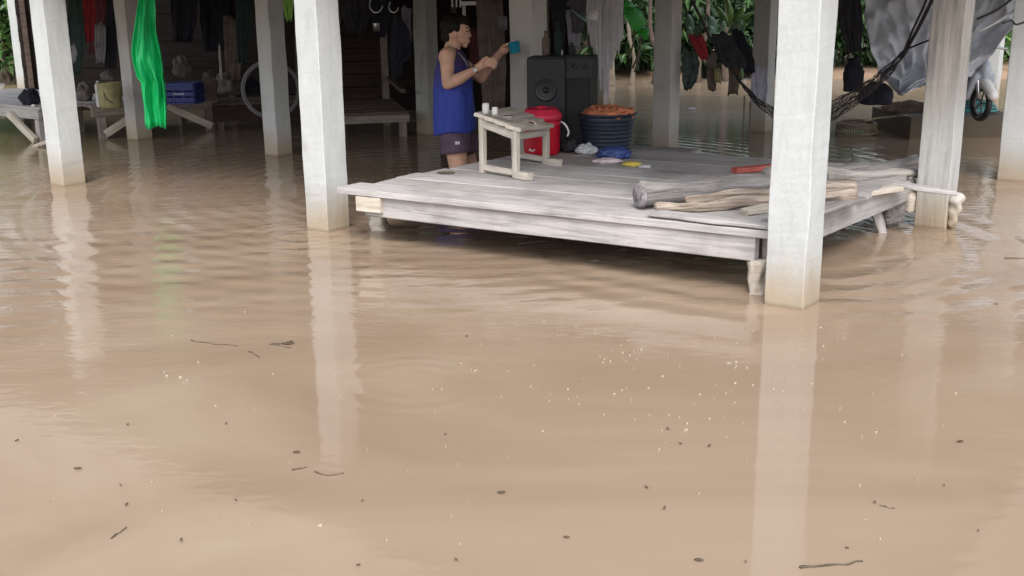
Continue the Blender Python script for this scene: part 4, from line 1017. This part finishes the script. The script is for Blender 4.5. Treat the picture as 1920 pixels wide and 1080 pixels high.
crumple('storage_sack', 476, 176, .28, (.10, .10, .10), M['navy'], 'black bundle on the low bench beside the bicycle wheel', 'bundle', 104)
crumple('storage_sack', 700, 182, .25, (.16, .12, .07), M['darkcloth'], 'dark folded blanket lying on the plank platform', 'blanket', 107)
crumple('storage_sack', 395, 185, .35, (.07, .07, .16), M['browncloth'], 'brown sack standing at the right end of the long table', 'sack', 109)
# fringe of white plastic strips
fr_root = empty('white_fringe', P(1135, 150, 9.3), 0, 'white lavender fringe of shredded plastic hanging right of the loudspeakers', 'fringe')
bm = bmesh.new()
for k in range(110):
    x_ = random.uniform(1102, 1166); yb = 55 + 75 * max(0, 1 - abs(x_ - 1136) / 34) + random.uniform(-12, 24)
    if abs(x_ - 1132) < 9: yb += random.uniform(0, 50)
    Yk = 9.3 + random.uniform(-.06, .06); pts = []
    for i in range(6):
        t = i / 5; yy = -14 + (yb + 14) * t; q = P(x_ + (x_ - 1134) * .10 * t * 2 * (1 - t) + 3 * noise.noise(Vector((k, t * 3, 0))), yy, Yk + .03 * noise.noise(Vector((k, t * 2, 7)))); pts.append(q)
    wv = .006 + random.random() * .008; row = []
    for q in pts: row.append((bm.verts.new(q - Vector((wv / 2, 0, 0))), bm.verts.new(q + Vector((wv / 2, random.uniform(-.006, .006), 0)))))
    for A, B in zip(row, row[1:]): bm.faces.new((A[0], A[1], B[1], B[0]))
mesh_obj('plastic_strips', bm, M['fringe'], fr_root)
bm = bmesh.new(); tube_into(bm, [P(1098, -14, 9.3), P(1170, -14, 9.3)], .01, smooth=1); mesh_obj('hanging_rail', bm, M['rope'], fr_root)
o = crumple('plastic_bottle', 1110, 30, .3, (.04, .03, .05), M['white'], 'white crumpled bottle shape hanging beside the fringe', 'bottle', 61); o.location = P(1112, 38, 8.9)
o = tube('teal_stick', [P(1071, 18, 9.0), P(1102, 42, 8.9)], .008, plain('teal_handle', (.25, .45, .47), .4, .1), smooth=1); tag(o, 'pale teal stick slanting down beside the fringe', 'stick')
# pale board seen over the man's head, and a grey shelf
sg = empty('white_shelf', P(876, 14, 10.2), 0, 'white shelf edge with upright slats above the head of the man', 'shelf')
boxo('shelf_board', T(P(884, 6, 10.2)), (.20, .12, .035), M['white'], sg, .003)
for x_ in (848, 856, 863): boxo('slat', T(P(x_, 6, 10.2)), (.014, .02, .07), M['white'], sg, .002)
boxo('upright', T(P(870, 18, 10.22)), (.03, .02, .13), M['offwhite'], sg, .002)
o = boxo('shelf_board', T(P(1065, 7, 10.0)), (.32, .10, .05), M['greycloth'], None, .004); tag(o, 'grey wooden shelf board above the loudspeakers', 'shelf')
o = tube('rough_pole', [P(1021, 140, 8.3), P(1022, 60, 8.35), P(1020, -16, 8.4)], .034, M['bark'], jit=.4, seg=12); tag(o, 'rough brown timber pole right of the post behind the loudspeaker', 'pole')
# metal pan and mugs hung in the dark between posts
for (x_, y_, r_, lab) in ((705, 8, .055, 'curved metal pan rim hanging high in the dark bay'), (738, 12, .04, 'small metal ladle hook hanging left of the black cloth bag')):
    q = P(x_, y_, 9.8); fr = T(q) @ Matrix.Rotation(R(78), 4, 'X')
    bm = bmesh.new(); tube_into(bm, [fr @ Vector((r_ * math.cos(a), r_ * 1.3 * math.sin(a), 0)) for a in (math.pi * (.75 + 1.2 * k / 12) for k in range(13))], .006)
    tag(mesh_obj('metal_pan', bm, M['chrome'], smooth=True), lab, 'pan')
q = P(706, 58, 9.9); tag(lathe('metal_mug', q, [(0, 0), (.028, 0), (.03, .06), (.033, .07), (.027, .065), (0, .01)], M['chrome'], seg=16), 'small metal mug shining above the plank platform', 'mug')

# ------------------------------------------------------------------ hammock
hm = empty('hammock', P(1500, 235, 7.6), 0, 'dark net hammock slung low behind the thick stained post', 'hammock')
ctl = [(1328, 66, 9.2), (1352, 100, 9.05), (1385, 150, 8.8), (1420, 192, 8.5), (1460, 218, 8.2), (1510, 228, 7.8), (1560, 208, 7.5), (1600, 184, 7.3), (1640, 156, 7.1), (1678, 120, 6.95), (1700, 92, 6.85)]
wid = [.02, .035, .05, .075, .10, .12, .11, .09, .07, .045, .02]
bm = bmesh.new(); G = []; NN = 84; NW = 11
for i in range(NN + 1):
    f = i / NN * (len(ctl) - 1); k = min(int(f), len(ctl) - 2); t = f - k
    a, b_ = ctl[k], ctl[k + 1]; q = P(a[0] + (b_[0] - a[0]) * t, a[1] + (b_[1] - a[1]) * t, a[2] + (b_[2] - a[2]) * t); wv = wid[k] * (1 - t) + wid[k + 1] * t
    G.append([bm.verts.new(q + Vector((.02 * noise.noise(Vector((i * .2, j, 0))), (j / NW - .5) * wv * 1.5, (j / NW - .5) * wv * .9 + .015 * noise.noise(Vector((i * .3, j * .8, 5)))))) for j in range(NW + 1)])
for i in range(NN):
    for j in range(NW):
        a, b_, c, d = G[i][j], G[i + 1][j], G[i + 1][j + 1], G[i][j + 1]
        if (i + j) % 2: bm.faces.new((a, b_, c)); bm.faces.new((a, c, d))
        else: bm.faces.new((a, b_, d)); bm.faces.new((b_, c, d))
o = mesh_obj('net', bm, M['net'], hm); wf = o.modifiers.new('w', 'WIREFRAME'); wf.thickness = .0065; wf.use_replace = True; wf.use_even_offset = False
tube('rope', [P(1328, 66, 9.2), P(1312, 30, 9.3), P(1290, -14, 9.4)], .012, M['net'], hm)
tube('rope', [P(1700, 92, 6.85), P(1718, 60, 6.7), P(1744, 8, 6.5), P(1750, -10, 6.45)], .011, M['rope'], hm)
tube('rope', [P(1694, 98, 6.85), P(1712, 55, 6.7), P(1732, 12, 6.5), P(1740, -12, 6.45)], .007, M['rope'], hm)
tube('rope', [P(1700, 92, 6.85), P(1720, 84, 6.7), P(1750, 72, 6.55)], .006, M['rope'], hm)

# ------------------------------------------------------------------ tarpaulin and what it covers
def tarpY(uu, vv): return 8.45 - .35 * vv - .2 * uu + .22 * abs(noise.noise(Vector((uu * 4 + vv * 2.5, vv * 1.6 - uu, 3)))) + .12 * abs(noise.noise(Vector((uu * 9 - vv * 3, vv * 3.5 + uu * 2, 8)))) + .05 * abs(noise.noise(Vector((uu * 19 + vv * 7, vv * 8, 5))))
o = drape('tarpaulin', [(-22, 1612, 1935), (0, 1618, 1921), (30, 1620, 1913), (50, 1626, 1900), (80, 1630, 1876), (100, 1640, 1860), (125, 1650, 1836), (142, 1655, 1820), (152, 1662, 1770), (165, 1672, 1724), (178, 1684, 1690)], 8.3, M['tarp'], fold=.09, nf=9, cols=90, sub=5, Yf=tarpY, crumple=.05, hem=.0)
tag(o, 'grey silver tarpaulin draped in deep folds behind the right post', 'tarpaulin')
for k, (x0, y0, x1, y1) in enumerate(((1832, 36, 1905, -8), (1834, 60, 1918, 6))):
    o = tube('rope', [P(x0, y0, 7.9), P((x0 + x1) / 2 + 3, (y0 + y1) / 2 + 3, 7.9), P(x1, y1, 7.9)], .008, M['rope'] if k == 0 else M['offwhite']); tag(o, ('black cord' if k == 0 else 'pale cord') + ' slanting across the tarpaulin right of the post', 'cord')
o = crumple('black_sack', 1600, 165, .3, (.075, .06, .15), M['navy'], 'long black sack hanging between stained post and tarpaulin', 'sack', 71, .25); o.location = P(1598, 172, 8.6)
o = crumple('black_sack', 1640, 190, .3, (.135, .09, .10), M['navy'], 'round bottomed black sack hanging below the tarpaulin edge', 'sack', 75, .2); o.location = P(1640, 196, 8.7)
hang('grey_coat', [(-12, 1566, 1612), (40, 1572, 1618), (100, 1588, 1616)], 9.2, 'darkcloth', 'dark grey coat hanging left of the tarpaulin', 'coat')
crumple('red_brown_log', 1700, 214, .19, (.24, .06, .07), M['bark'], 'dark reddish driftwood heap on the concrete block under the tarpaulin', 'driftwood', 77, .3)

blk = at(1750, 262); b2 = at(1885, 262)
o = boxo('concrete_block', T((at(1715, 262) + at(1895, 262)) / 2 + Vector((.02, .55, -.05))), ((at(1895, 262) - at(1680, 262)).length, 1.1, .52), M['block'], None, .01, .01)
tag(o, 'dark low concrete block in water under the tarpaulin', 'block')
# motorbike front behind the right post
mq = P(1824, 212, 9.8); mq.z = .21
mb = empty('motorbike', mq, R(-84), 'white and dark motorbike parked on the block, half under the tarpaulin', 'motorbike')
mm = mw(mb)
def torus_into(bm, fr, r, rr, n=28): tube_into(bm, [fr @ Vector((r * math.cos(2 * math.pi * k / n), r * math.sin(2 * math.pi * k / n), 0)) for k in range(n)], rr, closed=True, smooth=1)
for x_ in (.12, -.62):
    bm = bmesh.new(); fr = mm @ T((x_, 0, .17)) @ Matrix.Rotation(R(90), 4, 'X'); torus_into(bm, fr, .135, .028)
    wl = mesh_obj('wheel', bm, M['blackp'], mb, smooth=True)
    bm = bmesh.new(); torus_into(bm, fr, .108, .010)
    for k in range(5):
        a = k * 2 * math.pi / 5; tube_into(bm, [fr @ Vector((0, 0, 0)), fr @ Vector((.108 * math.cos(a), .108 * math.sin(a), 0))], .008, smooth=1)
    mesh_obj('rim', bm, M['greycloth'], wl, smooth=True)
bm = bmesh.new(); tube_into(bm, [mm @ Vector((.17, .05, .21)), mm @ Vector((.08, .05, .50)), mm @ Vector((.03, 0, .60))], .018); tube_into(bm, [mm @ Vector((.17, -.05, .21)), mm @ Vector((.08, -.05, .50)), mm @ Vector((.03, 0, .60))], .018); mesh_obj('fork', bm, M['chrome'], mb, smooth=True)
remesh_union('fairing', [('ell', mm @ Vector((.10, 0, .46)), (.06, .10, .10)), ('cap', mm @ Vector((.12, -.07, .40)), mm @ Vector((.05, -.10, .22)), .035, .03), ('cap', mm @ Vector((.12, .07, .40)), mm @ Vector((.05, .10, .22)), .035, .03), ('cap', mm @ Vector((.05, 0, .38)), mm @ Vector((-.12, 0, .22)), .07, .05)], plain('pale_blue_paint', (.45, .50, .58), .3, .15), mb, .012, 2)
remesh_union('mudguard', [('cap', mm @ Vector((.30, 0, .25)), mm @ Vector((.17, 0, .34)), .045, .05), ('cap', mm @ Vector((.17, 0, .34)), mm @ Vector((.05, 0, .33)), .05, .045)], M['white'], mb, .01, 2)
remesh_union('seat', [('cap', mm @ Vector((-.15, 0, .50)), mm @ Vector((-.60, 0, .53)), .07, .06)], M['blackp'], mb, .015, 2)
remesh_union('engine', [('ell', mm @ Vector((-.18, 0, .25)), (.13, .10, .10)), ('cap', mm @ Vector((-.2, 0, .4)), mm @ Vector((-.6, 0, .42)), .08, .06)], M['black'], mb, .015, 2)
bm = bmesh.new(); tube_into(bm, [mm @ Vector((-.03, -.28, .62)), mm @ Vector((.02, -.12, .64)), mm @ Vector((.04, 0, .61)), mm @ Vector((.02, .12, .64)), mm @ Vector((-.03, .28, .62))], .011); mesh_obj('handlebar', bm, M['chrome'], mb, smooth=True)
# hose coil
hq = at(1840, 214, .22); pts = []
hz = empty('hose_coil', hq, 0, 'teal garden hose coiled flat on the concrete block at right', 'hose')
bm = bmesh.new()
for k in range(90):
    a = k * .34; pts.append(Vector((hq.x + (.20 + .03 * math.sin(a * .21)) * math.cos(a), hq.y + .25 + (.26 + .02 * math.sin(a * .3)) * math.sin(a), .225 + .0012 * k + .006 * math.sin(a * 1.7))))
tube_into(bm, pts, .011, smooth=1); mesh_obj('hose', bm, M['teal'], hz, smooth=True)
# bamboo fish trap ring in the water
fq = at(1612, 254); ft = empty('bamboo_trap', fq, 0, 'round bamboo fish trap half sunk in brown water behind the stained post', 'fish trap')
bm = bmesh.new()
for (r_, z) in ((.19, .10), (.185, .085), (.17, .11), (.20, .03)): torus_into(bm, T(fq + Vector((0, .12, z))) @ Matrix.Rotation(R(4), 4, 'X'), r_, .009)
mesh_obj('hoops', bm, M['bamboo'], ft, smooth=True)
bm = bmesh.new()
for k in range(46):
    a = 2 * math.pi * k / 46; c = fq + Vector((0, .12, 0)); tube_into(bm, [c + Vector((.205 * math.cos(a), .205 * math.sin(a), -.05)), c + Vector((.185 * math.cos(a + .1), .185 * math.sin(a + .1), .105 + random.uniform(-.01, .015)))], .004, seg=5, smooth=1)
mesh_obj('ribs', bm, M['bamboo'], ft, smooth=True)
o = tube('rope', [at(1592, 244) + up * .08, P(1612, 230, 9.6), P(1640, 222, 9.6), P(1670, 219, 9.6), P(1700, 216, 9.5)], .008, M['bamboo']); tag(o, 'thin brown cane curving from the bamboo trap to the block', 'cane')
o = tube('wire', [P(1880, 44, 7.3), P(1896, 38, 7.3), P(1905, 46, 7.3), P(1925, 40, 7.3)], .007, M['rope']); tag(o, 'knotted dark wire at the right edge by the tarpaulin corner', 'wire')
for k, (x_, y0, y1) in enumerate(((1394, 180, 250), (1405, 190, 249))):
    o = tube('thin_stake', [at(x_, y1) - up * .3, P(x_ + 2, y0, at(x_, y1).y)], .008, M['bamboo'], smooth=1); tag(o, ('left' if k == 0 else 'right') + ' one of two thin stakes standing in water near the laundry bag', 'stake', 'thin stakes in the water')

# ------------------------------------------------------------------ vegetation
def leaf_into(bm, pos, d, L, W, droop=.3, curl=.15):
    d = d.normalized(); s = d.cross(Vector((0, 0, 1)))
    if s.length < .1: s = Vector((1, 0, 0))
    s.normalize(); s = (Matrix.Rotation(random.uniform(-.9, .9), 3, d) @ s); n_ = s.cross(d)
    mid, lf, rt_ = [], [], []
    for t, w_ in ((0, .06), (.25, .8), (.55, 1), (.8, .6), (1, .02)):
        q = pos + d * L * t - Vector((0, 0, droop * L * t * t)); mid.append(bm.verts.new(q))
        lf.append(bm.verts.new(q + s * W / 2 * w_ + n_ * curl * W * w_)); rt_.append(bm.verts.new(q - s * W / 2 * w_ + n_ * curl * W * w_))
    for i in range(4):
        bm.faces.new((lf[i], mid[i], mid[i + 1], lf[i + 1])); bm.faces.new((mid[i], rt_[i], rt_[i + 1], mid[i + 1]))
def rnd(): return Vector((random.gauss(0, 1), random.gauss(0, 1), random.gauss(0, 1))).normalized()
def shrub(c, rx, ry, rz_, n, L, W, mat, label, name='shrub', group='shrubs on the bank', stems=5):
    root = empty(name, c, 0, label, 'shrub' if name == 'shrub' else 'tree', group)
    bm = bmesh.new(); cl = [Vector((random.uniform(-.8, .8) * rx, random.uniform(-.8, .8) * ry, random.uniform(.15, 1) * rz_)) for _ in range(max(6, n // 60))]
    for _ in range(n):
        q = random.choice(cl) + rnd() * random.random() ** .5 * min(rx, rz_) * .38
        q.z = max(.03, q.z); leaf_into(bm, c + q, rnd() + Vector((0, -.4, .1)), L * random.uniform(.6, 1.3), W * random.uniform(.7, 1.2))
    mesh_obj('foliage', bm, M[mat], root)
    bm = bmesh.new()
    for k in range(stems): 
        q = random.choice(cl); tube_into(bm, [c + Vector((random.uniform(-.1, .1), 0, -.1)), c + q * .5, c + q], [.03, .02, .008], seg=6, jit=.2)
    mesh_obj('stem', bm, M['bark'], root)
    return root
spec = [(-8.4, 18.6, 1.2, 'leaf_mid', 'bright green shrub at the far left edge of the bank'),
        (-6.9, 19.3, .8, 'leaf_mid', 'dark green shrub behind the far left white post'),
        (1.6, 18.2, .8, 'leaf_dark', 'dark leafy shrub behind the taro leaf'),
        (2.6, 18.7, .9, 'leaf_dark', 'dark shrub right of the grey post behind the deck'),
        (3.7, 18.0, .9, 'leaf_dark', 'dark shrub above the red cloth and hammock'),
        (4.9, 18.6, 1.0, 'leaf_dark', 'dark shrub behind the post with the laundry bag'),
        (6.3, 18.4, 1.0, 'leaf_dark', 'dark shrub hidden mostly behind the stained post'),
        (7.8, 18.7, 1.1, 'leaf_mid', 'green shrub on the bank behind the tarpaulin'),
        (9.2, 18.4, 1.1, 'leaf_dark', 'dark green shrub at the right edge under the tarpaulin corner')]
for (x_, y_, s_, mt, lab) in spec:
    shrub(Vector((x_ * 1.02, y_ + .45, .06)), .85 * s_, .5, 1.5 * s_, 2400, .19, .08, mt, lab)
# trees added beyond the bank, crowns out of view, to block back light
for k, (x_, y_, h_, lab) in enumerate(((-9.5, 22, 4.5, 'added sky-blocking tree on the bank beyond the far left shrub'), (-5, 24, 7, 'added sky-blocking tree hidden behind the back board wall'), (1.5, 22.5, 4.0, 'added sky-blocking tree rising behind the taro leaf'), (6, 23, 4.2, 'added sky-blocking tree rising behind the hammock and its post'), (10.5, 21.5, 4.0, 'added sky-blocking tree at the right behind the tarpaulin'))):
    root = empty('tree', (x_, y_, 0), 0, lab, 'tree', 'sky-blocking trees added beyond the bank')
    bm = bmesh.new(); c = Vector((x_, y_, 0))
    tube_into(bm, [c, c + Vector((.1, 0, h_ * .3)), c + Vector((-.1, .1, h_ * .6))], [.22, .17, .10], seg=10, jit=.3)
    for j in range(6):
        a = j * 1.05; tube_into(bm, [c + Vector((0, 0, h_ * (.28 + .05 * j))), c + Vector((math.cos(a) * 1.2, math.sin(a) * 1.2, h_ * (.45 + .06 * j))), c + Vector((math.cos(a) * 2.1, math.sin(a) * 2.1, h_ * (.55 + .06 * j)))], [.08, .05, .02], seg=6)
    mesh_obj('trunk', bm, M['bark'], root, smooth=True)
    bm = bmesh.new()
    cl = [c + Vector((random.gauss(0, 1.2), random.gauss(0, 1.1), h_ * random.uniform(.25, 1))) for _ in range(34)]
    for _ in range(1500): leaf_into(bm, random.choice(cl) + rnd() * random.random() * .8, rnd(), random.uniform(.22, .42), .16)
    mesh_obj('crown', bm, M['leaf_dark'], root)
# taro plant and pale leaved plant
def big_leaf(bm, c, d, L, W, face):
    d = d.normalized(); s = d.cross(face).normalized(); n = 9; rows_ = []
    for i in range(n + 1):
        t = i / n; w_ = math.sin(math.pi * min(1, (t + .12) / 1.12) ** .75) * W / 2
        base = c + d * L * t + face.normalized() * (.05 * math.sin(t * 3.1))
        rows_.append([bm.verts.new(base + s * w_ * q - d * (abs(q) * .12 * L if t < .15 else 0) + face * (-.03 * abs(q) + .008 * math.sin(t * 40) * abs(q))) for q in (-1, -.5, 0, .5, 1)])
    for A, B in zip(rows_, rows_[1:]):
        for j in range(4): bm.faces.new((A[j], A[j + 1], B[j + 1], B[j]))
TY = 12.0
def plant(name, label, leaves, mat, stalkmat, cat='plant'):
    b0 = P(*leaves[0][:2], leaves[0][4]); b0 = Vector((b0.x, b0.y, 0))
    root = empty(name, b0, 0, label, cat)
    for (bx, by, tx, ty, Y_, W_, gx, gy) in leaves:
        bm = bmesh.new(); a = P(bx, by, Y_); b_ = P(tx, ty, Y_ - .1); big_leaf(bm, a, b_ - a, (b_ - a).length, W_, Vector((.15, -1, .45)))
        bmesh.ops.recalc_face_normals(bm, faces=bm.faces); mesh_obj('leaf', bm, mat, root, smooth=True)
        bm = bmesh.new(); tube_into(bm, [P(gx, gy, Y_ + .1), P((gx + bx) / 2 + 4, (gy + by) / 2 + 5, Y_ + .05), a], [.012, .009, .006], seg=6); mesh_obj('stalk', bm, stalkmat, root, smooth=True)
    return root
plant('taro_plant', 'taro plant with one big bright green leaf behind the white fringe', [(1204, 48, 1168, 12, 12.0, .22, 1186, 128), (1200, 50, 1214, 74, 12.05, .14, 1190, 135), (1190, 20, 1158, 4, 12.1, .15, 1180, 110)], M['taro'], M['palebark'])
plant('pale_plant', 'pale green broad leaved plant behind the clothes at centre right', [(1340, 62, 1326, 26, 12.5, .15, 1344, 110), (1342, 66, 1324, 50, 12.4, .12, 1344, 112), (1356, 60, 1352, 36, 12.6, .11, 1350, 110), (1372, 62, 1394, 36, 12.5, .12, 1362, 110), (1374, 68, 1398, 60, 12.6, .10, 1364, 112), (1380, 72, 1404, 74, 12.4, .06, 1366, 112)], plain('pale_leaf', (.16, .27, .17), .4, .4, 14, .004), M['palebark'])
plant('pale_plant', 'pale leafed plant just right of the grey post behind the deck', [(1296, 60, 1286, 20, 12.6, .12, 1300, 100), (1304, 62, 1316, 44, 12.5, .09, 1302, 104), (1300, 66, 1284, 50, 12.4, .09, 1302, 106)], plain('pale_leaf_b', (.12, .22, .14), .4, .4, 14, .004), M['palebark'])
plant('banana_plant', 'young plant with arching green blades over the clothes', [(1372, 40, 1360, -8, 13.5, .10, 1378, 120), (1376, 42, 1398, 4, 13.5, .08, 1380, 120), (1380, 44, 1420, 18, 13.6, .07, 1382, 120), (1366, 44, 1336, 6, 13.6, .08, 1376, 122)], plain('blade_leaf', (.10, .20, .05), .4, .4, 14, .004), M['palebark'])
# tangle of roots / trunks at the bank
for k, (x_, w_, mt, lab) in enumerate(((1146, .05, 'palebark', 'pale trunk at the bank just right of the loudspeakers'), (1182, .03, 'palebark', 'thin pale trunk behind the taro stalk'), (1226, .04, 'bark', 'dark trunk almost hidden by the grey post'), (1310, .035, 'bark', 'slim trunk behind the red cloth'), (1362, .05, 'bark', 'slim dark trunk behind the pale broad leaves'))):
    q = P(x_, 150, 17.0 + .2 * k); q.z = -.1
    o = tube('slim_tree', [q, q + Vector((.06 * math.sin(k), 0, .5)), q + Vector((.12 * math.cos(k * 2), 0, 1.0)), q + Vector((.2 * math.sin(k * 3), 0, 2.2))], [w_ * 1.5, w_, w_ * .9, w_ * .7], M[mt], jit=.35, seg=8, seed=k); tag(o, lab, 'tree', 'slim trees on the bank')

# ------------------------------------------------------------------ floating debris
FG = 'dead leaves and bits floating on the flood'
def floating_leaf(px, py, s, rot, k):
    q = at(px, py); bm = bmesh.new(); d = Vector((math.cos(rot), math.sin(rot), 0)); sd_ = Vector((-d.y, d.x, 0)); n = 6; G = []
    for i in range(n + 1):
        t = i / n; w_ = math.sin(math.pi * t) * s * .17 * (1 + .5 * noise.noise(Vector((t * 9, px, 0)))) + .0008
        base = q + d * (t - .5) * s + up * (.003 + .004 * abs(t - .5) * s * 20 * random.random())
        G.append([bm.verts.new(base + sd_ * w_ * a + up * (.003 * abs(a))) for a in (-1, 0, 1)])
    for A, B in zip(G, G[1:]):
        for j in range(2): bm.faces.new((A[j], A[j + 1], B[j + 1], B[j]))
    o = mesh_obj('floating_leaf', bm, M['deadleaf'], smooth=True); o.modifiers.new('t', 'SOLIDIFY').thickness = .002
    return o
sm = [(32, 828), (240, 798), (424, 796), (226, 912), (238, 948), (442, 940), (680, 941), (340, 1015), (835, 816), (1212, 916), (1062, 1010), (855, 1052), (1770, 912), (1868, 572), (672, 1062), (1588, 1030), (1252, 806), (1276, 834), (1640, 944), (875, 632), (1330, 838), (1246, 955), (1834, 998), (1398, 1056)]
for k, (x_, y_) in enumerate(sm):
    tag(floating_leaf(x_, y_, random.uniform(.008, .016), random.uniform(0, 6.3), k), 'tiny dark speck of leaf floating alone on the open flood water', 'floating leaf', FG)
for (x_, y_, s, rot, lab) in ((556, 850, .022, .1, 'small dark leaf floating left of centre above a thin twig'), (1800, 830, .022, .2, 'greyish leaf floating low at the right of the water'), (146, 881, .022, .1, 'faint brown leaf floating at the lower left'), (1310, 1053, .022, -.2, 'brown leaf floating near the bottom edge, left of the long stick'), (940, 926, .022, .1, 'pale brown leaf floating low in the middle of the water'), (540, 646, .05, .15, 'dark twiggy leaf clump floating right of the thin twigs')):
    o = floating_leaf(x_, y_, s, rot, 0); tag(o, lab, 'floating leaf')
def twig(pts, r, lab):
    q = [at(a, b_, .003) for a, b_ in pts]; full = []
    for a, b_ in zip(q, q[1:]):
        for t in (0, .35, .7): full.append(a.lerp(b_, t) + Vector((0, (b_ - a).length * .09 * noise.noise(Vector((a.x * 9, t * 5, a.y * 7))) * 2, -.003 * abs(math.sin(t * 7 + a.x * 5)))))
    full.append(q[-1]); n = len(full)
    o = tube('floating_twig', full, [r * .8 * (1 - .75 * i / n) + .0006 for i in range(n)], M['twig'], seg=6, jit=.5); tag(o, lab, 'twig', 'twigs floating on the flood')
twig([(358, 638), (378, 641), (402, 644), (446, 649)], .0025, 'long thin twig floating at left beyond the curved one')
twig([(465, 658), (475, 661), (486, 671)], .0025, 'short curved twig floating just left of the leaf clump')
twig([(505, 646), (528, 644), (549, 639)], .005, 'dark forked twig floating inside the leaf clump')
twig([(512, 642), (525, 648), (545, 652)], .003, 'fine twig crossing the dark forked twig')
twig([(1500, 1063), (1530, 1060), (1575, 1057), (1618, 1052)], .0045, 'long dark stick floating at the bottom right of the water')
twig([(1884, 484), (1900, 483), (1922, 484)], .005, 'short stick floating at the right edge below the white post')
twig([(208, 1008), (222, 998), (238, 988)], .002, 'thin slanting twig floating at the lower left')
twig([(1650, 946), (1664, 950), (1678, 953)], .0018, 'very thin pale twig floating at lower right')
twig([(548, 880), (560, 878), (575, 875)], .0025, 'short thin twig below the small dark leaf left of centre')
twig([(590, 884), (612, 890), (645, 886)], .0018, 'faint thin twig floating right of the short thin twig')
# pale chips (countless): one object
bm = bmesh.new()
def chip(px, py, s):
    q = at(px, py); a = random.random() * 3; n = random.choice((4, 5, 6)); vs_ = [q + Vector((math.cos(a + 6.28 * k / n) * s * random.uniform(.6, 1.2), math.sin(a + 6.28 * k / n) * s * random.uniform(.5, 1), 0)) for k in range(n)]
    lo_ = [bm.verts.new(w_ + up * .0005) for w_ in vs_]; hi = [bm.verts.new(w_ + up * .005) for w_ in vs_]
    bm.faces.new(hi); 
    for k in range(n): bm.faces.new((lo_[k], lo_[(k + 1) % n], hi[(k + 1) % n], hi[k]))
for (x_, y_) in ((600, 987), (308, 699), (338, 708), (344, 717), (312, 706), (350, 714), (892, 696), (512, 702), (372, 680), (1380, 680), (1502, 640), (1616, 820), (1020, 604), (1400, 690), (1366, 682)): chip(x_, y_, random.uniform(.003, .0065))
for _ in range(120):
    x_ = random.gauss(1320, 230); y_ = random.gauss(700, 75)
    if 400 < x_ < 1910 and 600 < y_ < 1000: chip(x_, y_, random.uniform(.0015, .0045))
for _ in range(60): chip(random.uniform(0, 1900), random.uniform(520, 1040), random.uniform(.0012, .0028))
for _ in range(14): chip(random.gauss(1330, 50), random.gauss(185, 22), random.uniform(.004, .012))
o = mesh_obj('floating_chips', bm, M['foam']); tag(o, 'scatter of tiny pale chips and foam bits floating over brown water', 'floating chips', kind='stuff')
crumple('plastic_scrap', 1297, 206, 0, (.055, .03, .012), M['offwhite'], 'white plastic scrap floating in the back yard water', 'scrap', 91, sub=3)
crumple('weed_clump', 1205, 280, .02, (.08, .05, .025), M['leaf_mid'], 'small green weed clump at the back deck edge by the tub', 'weeds', 95, .6)
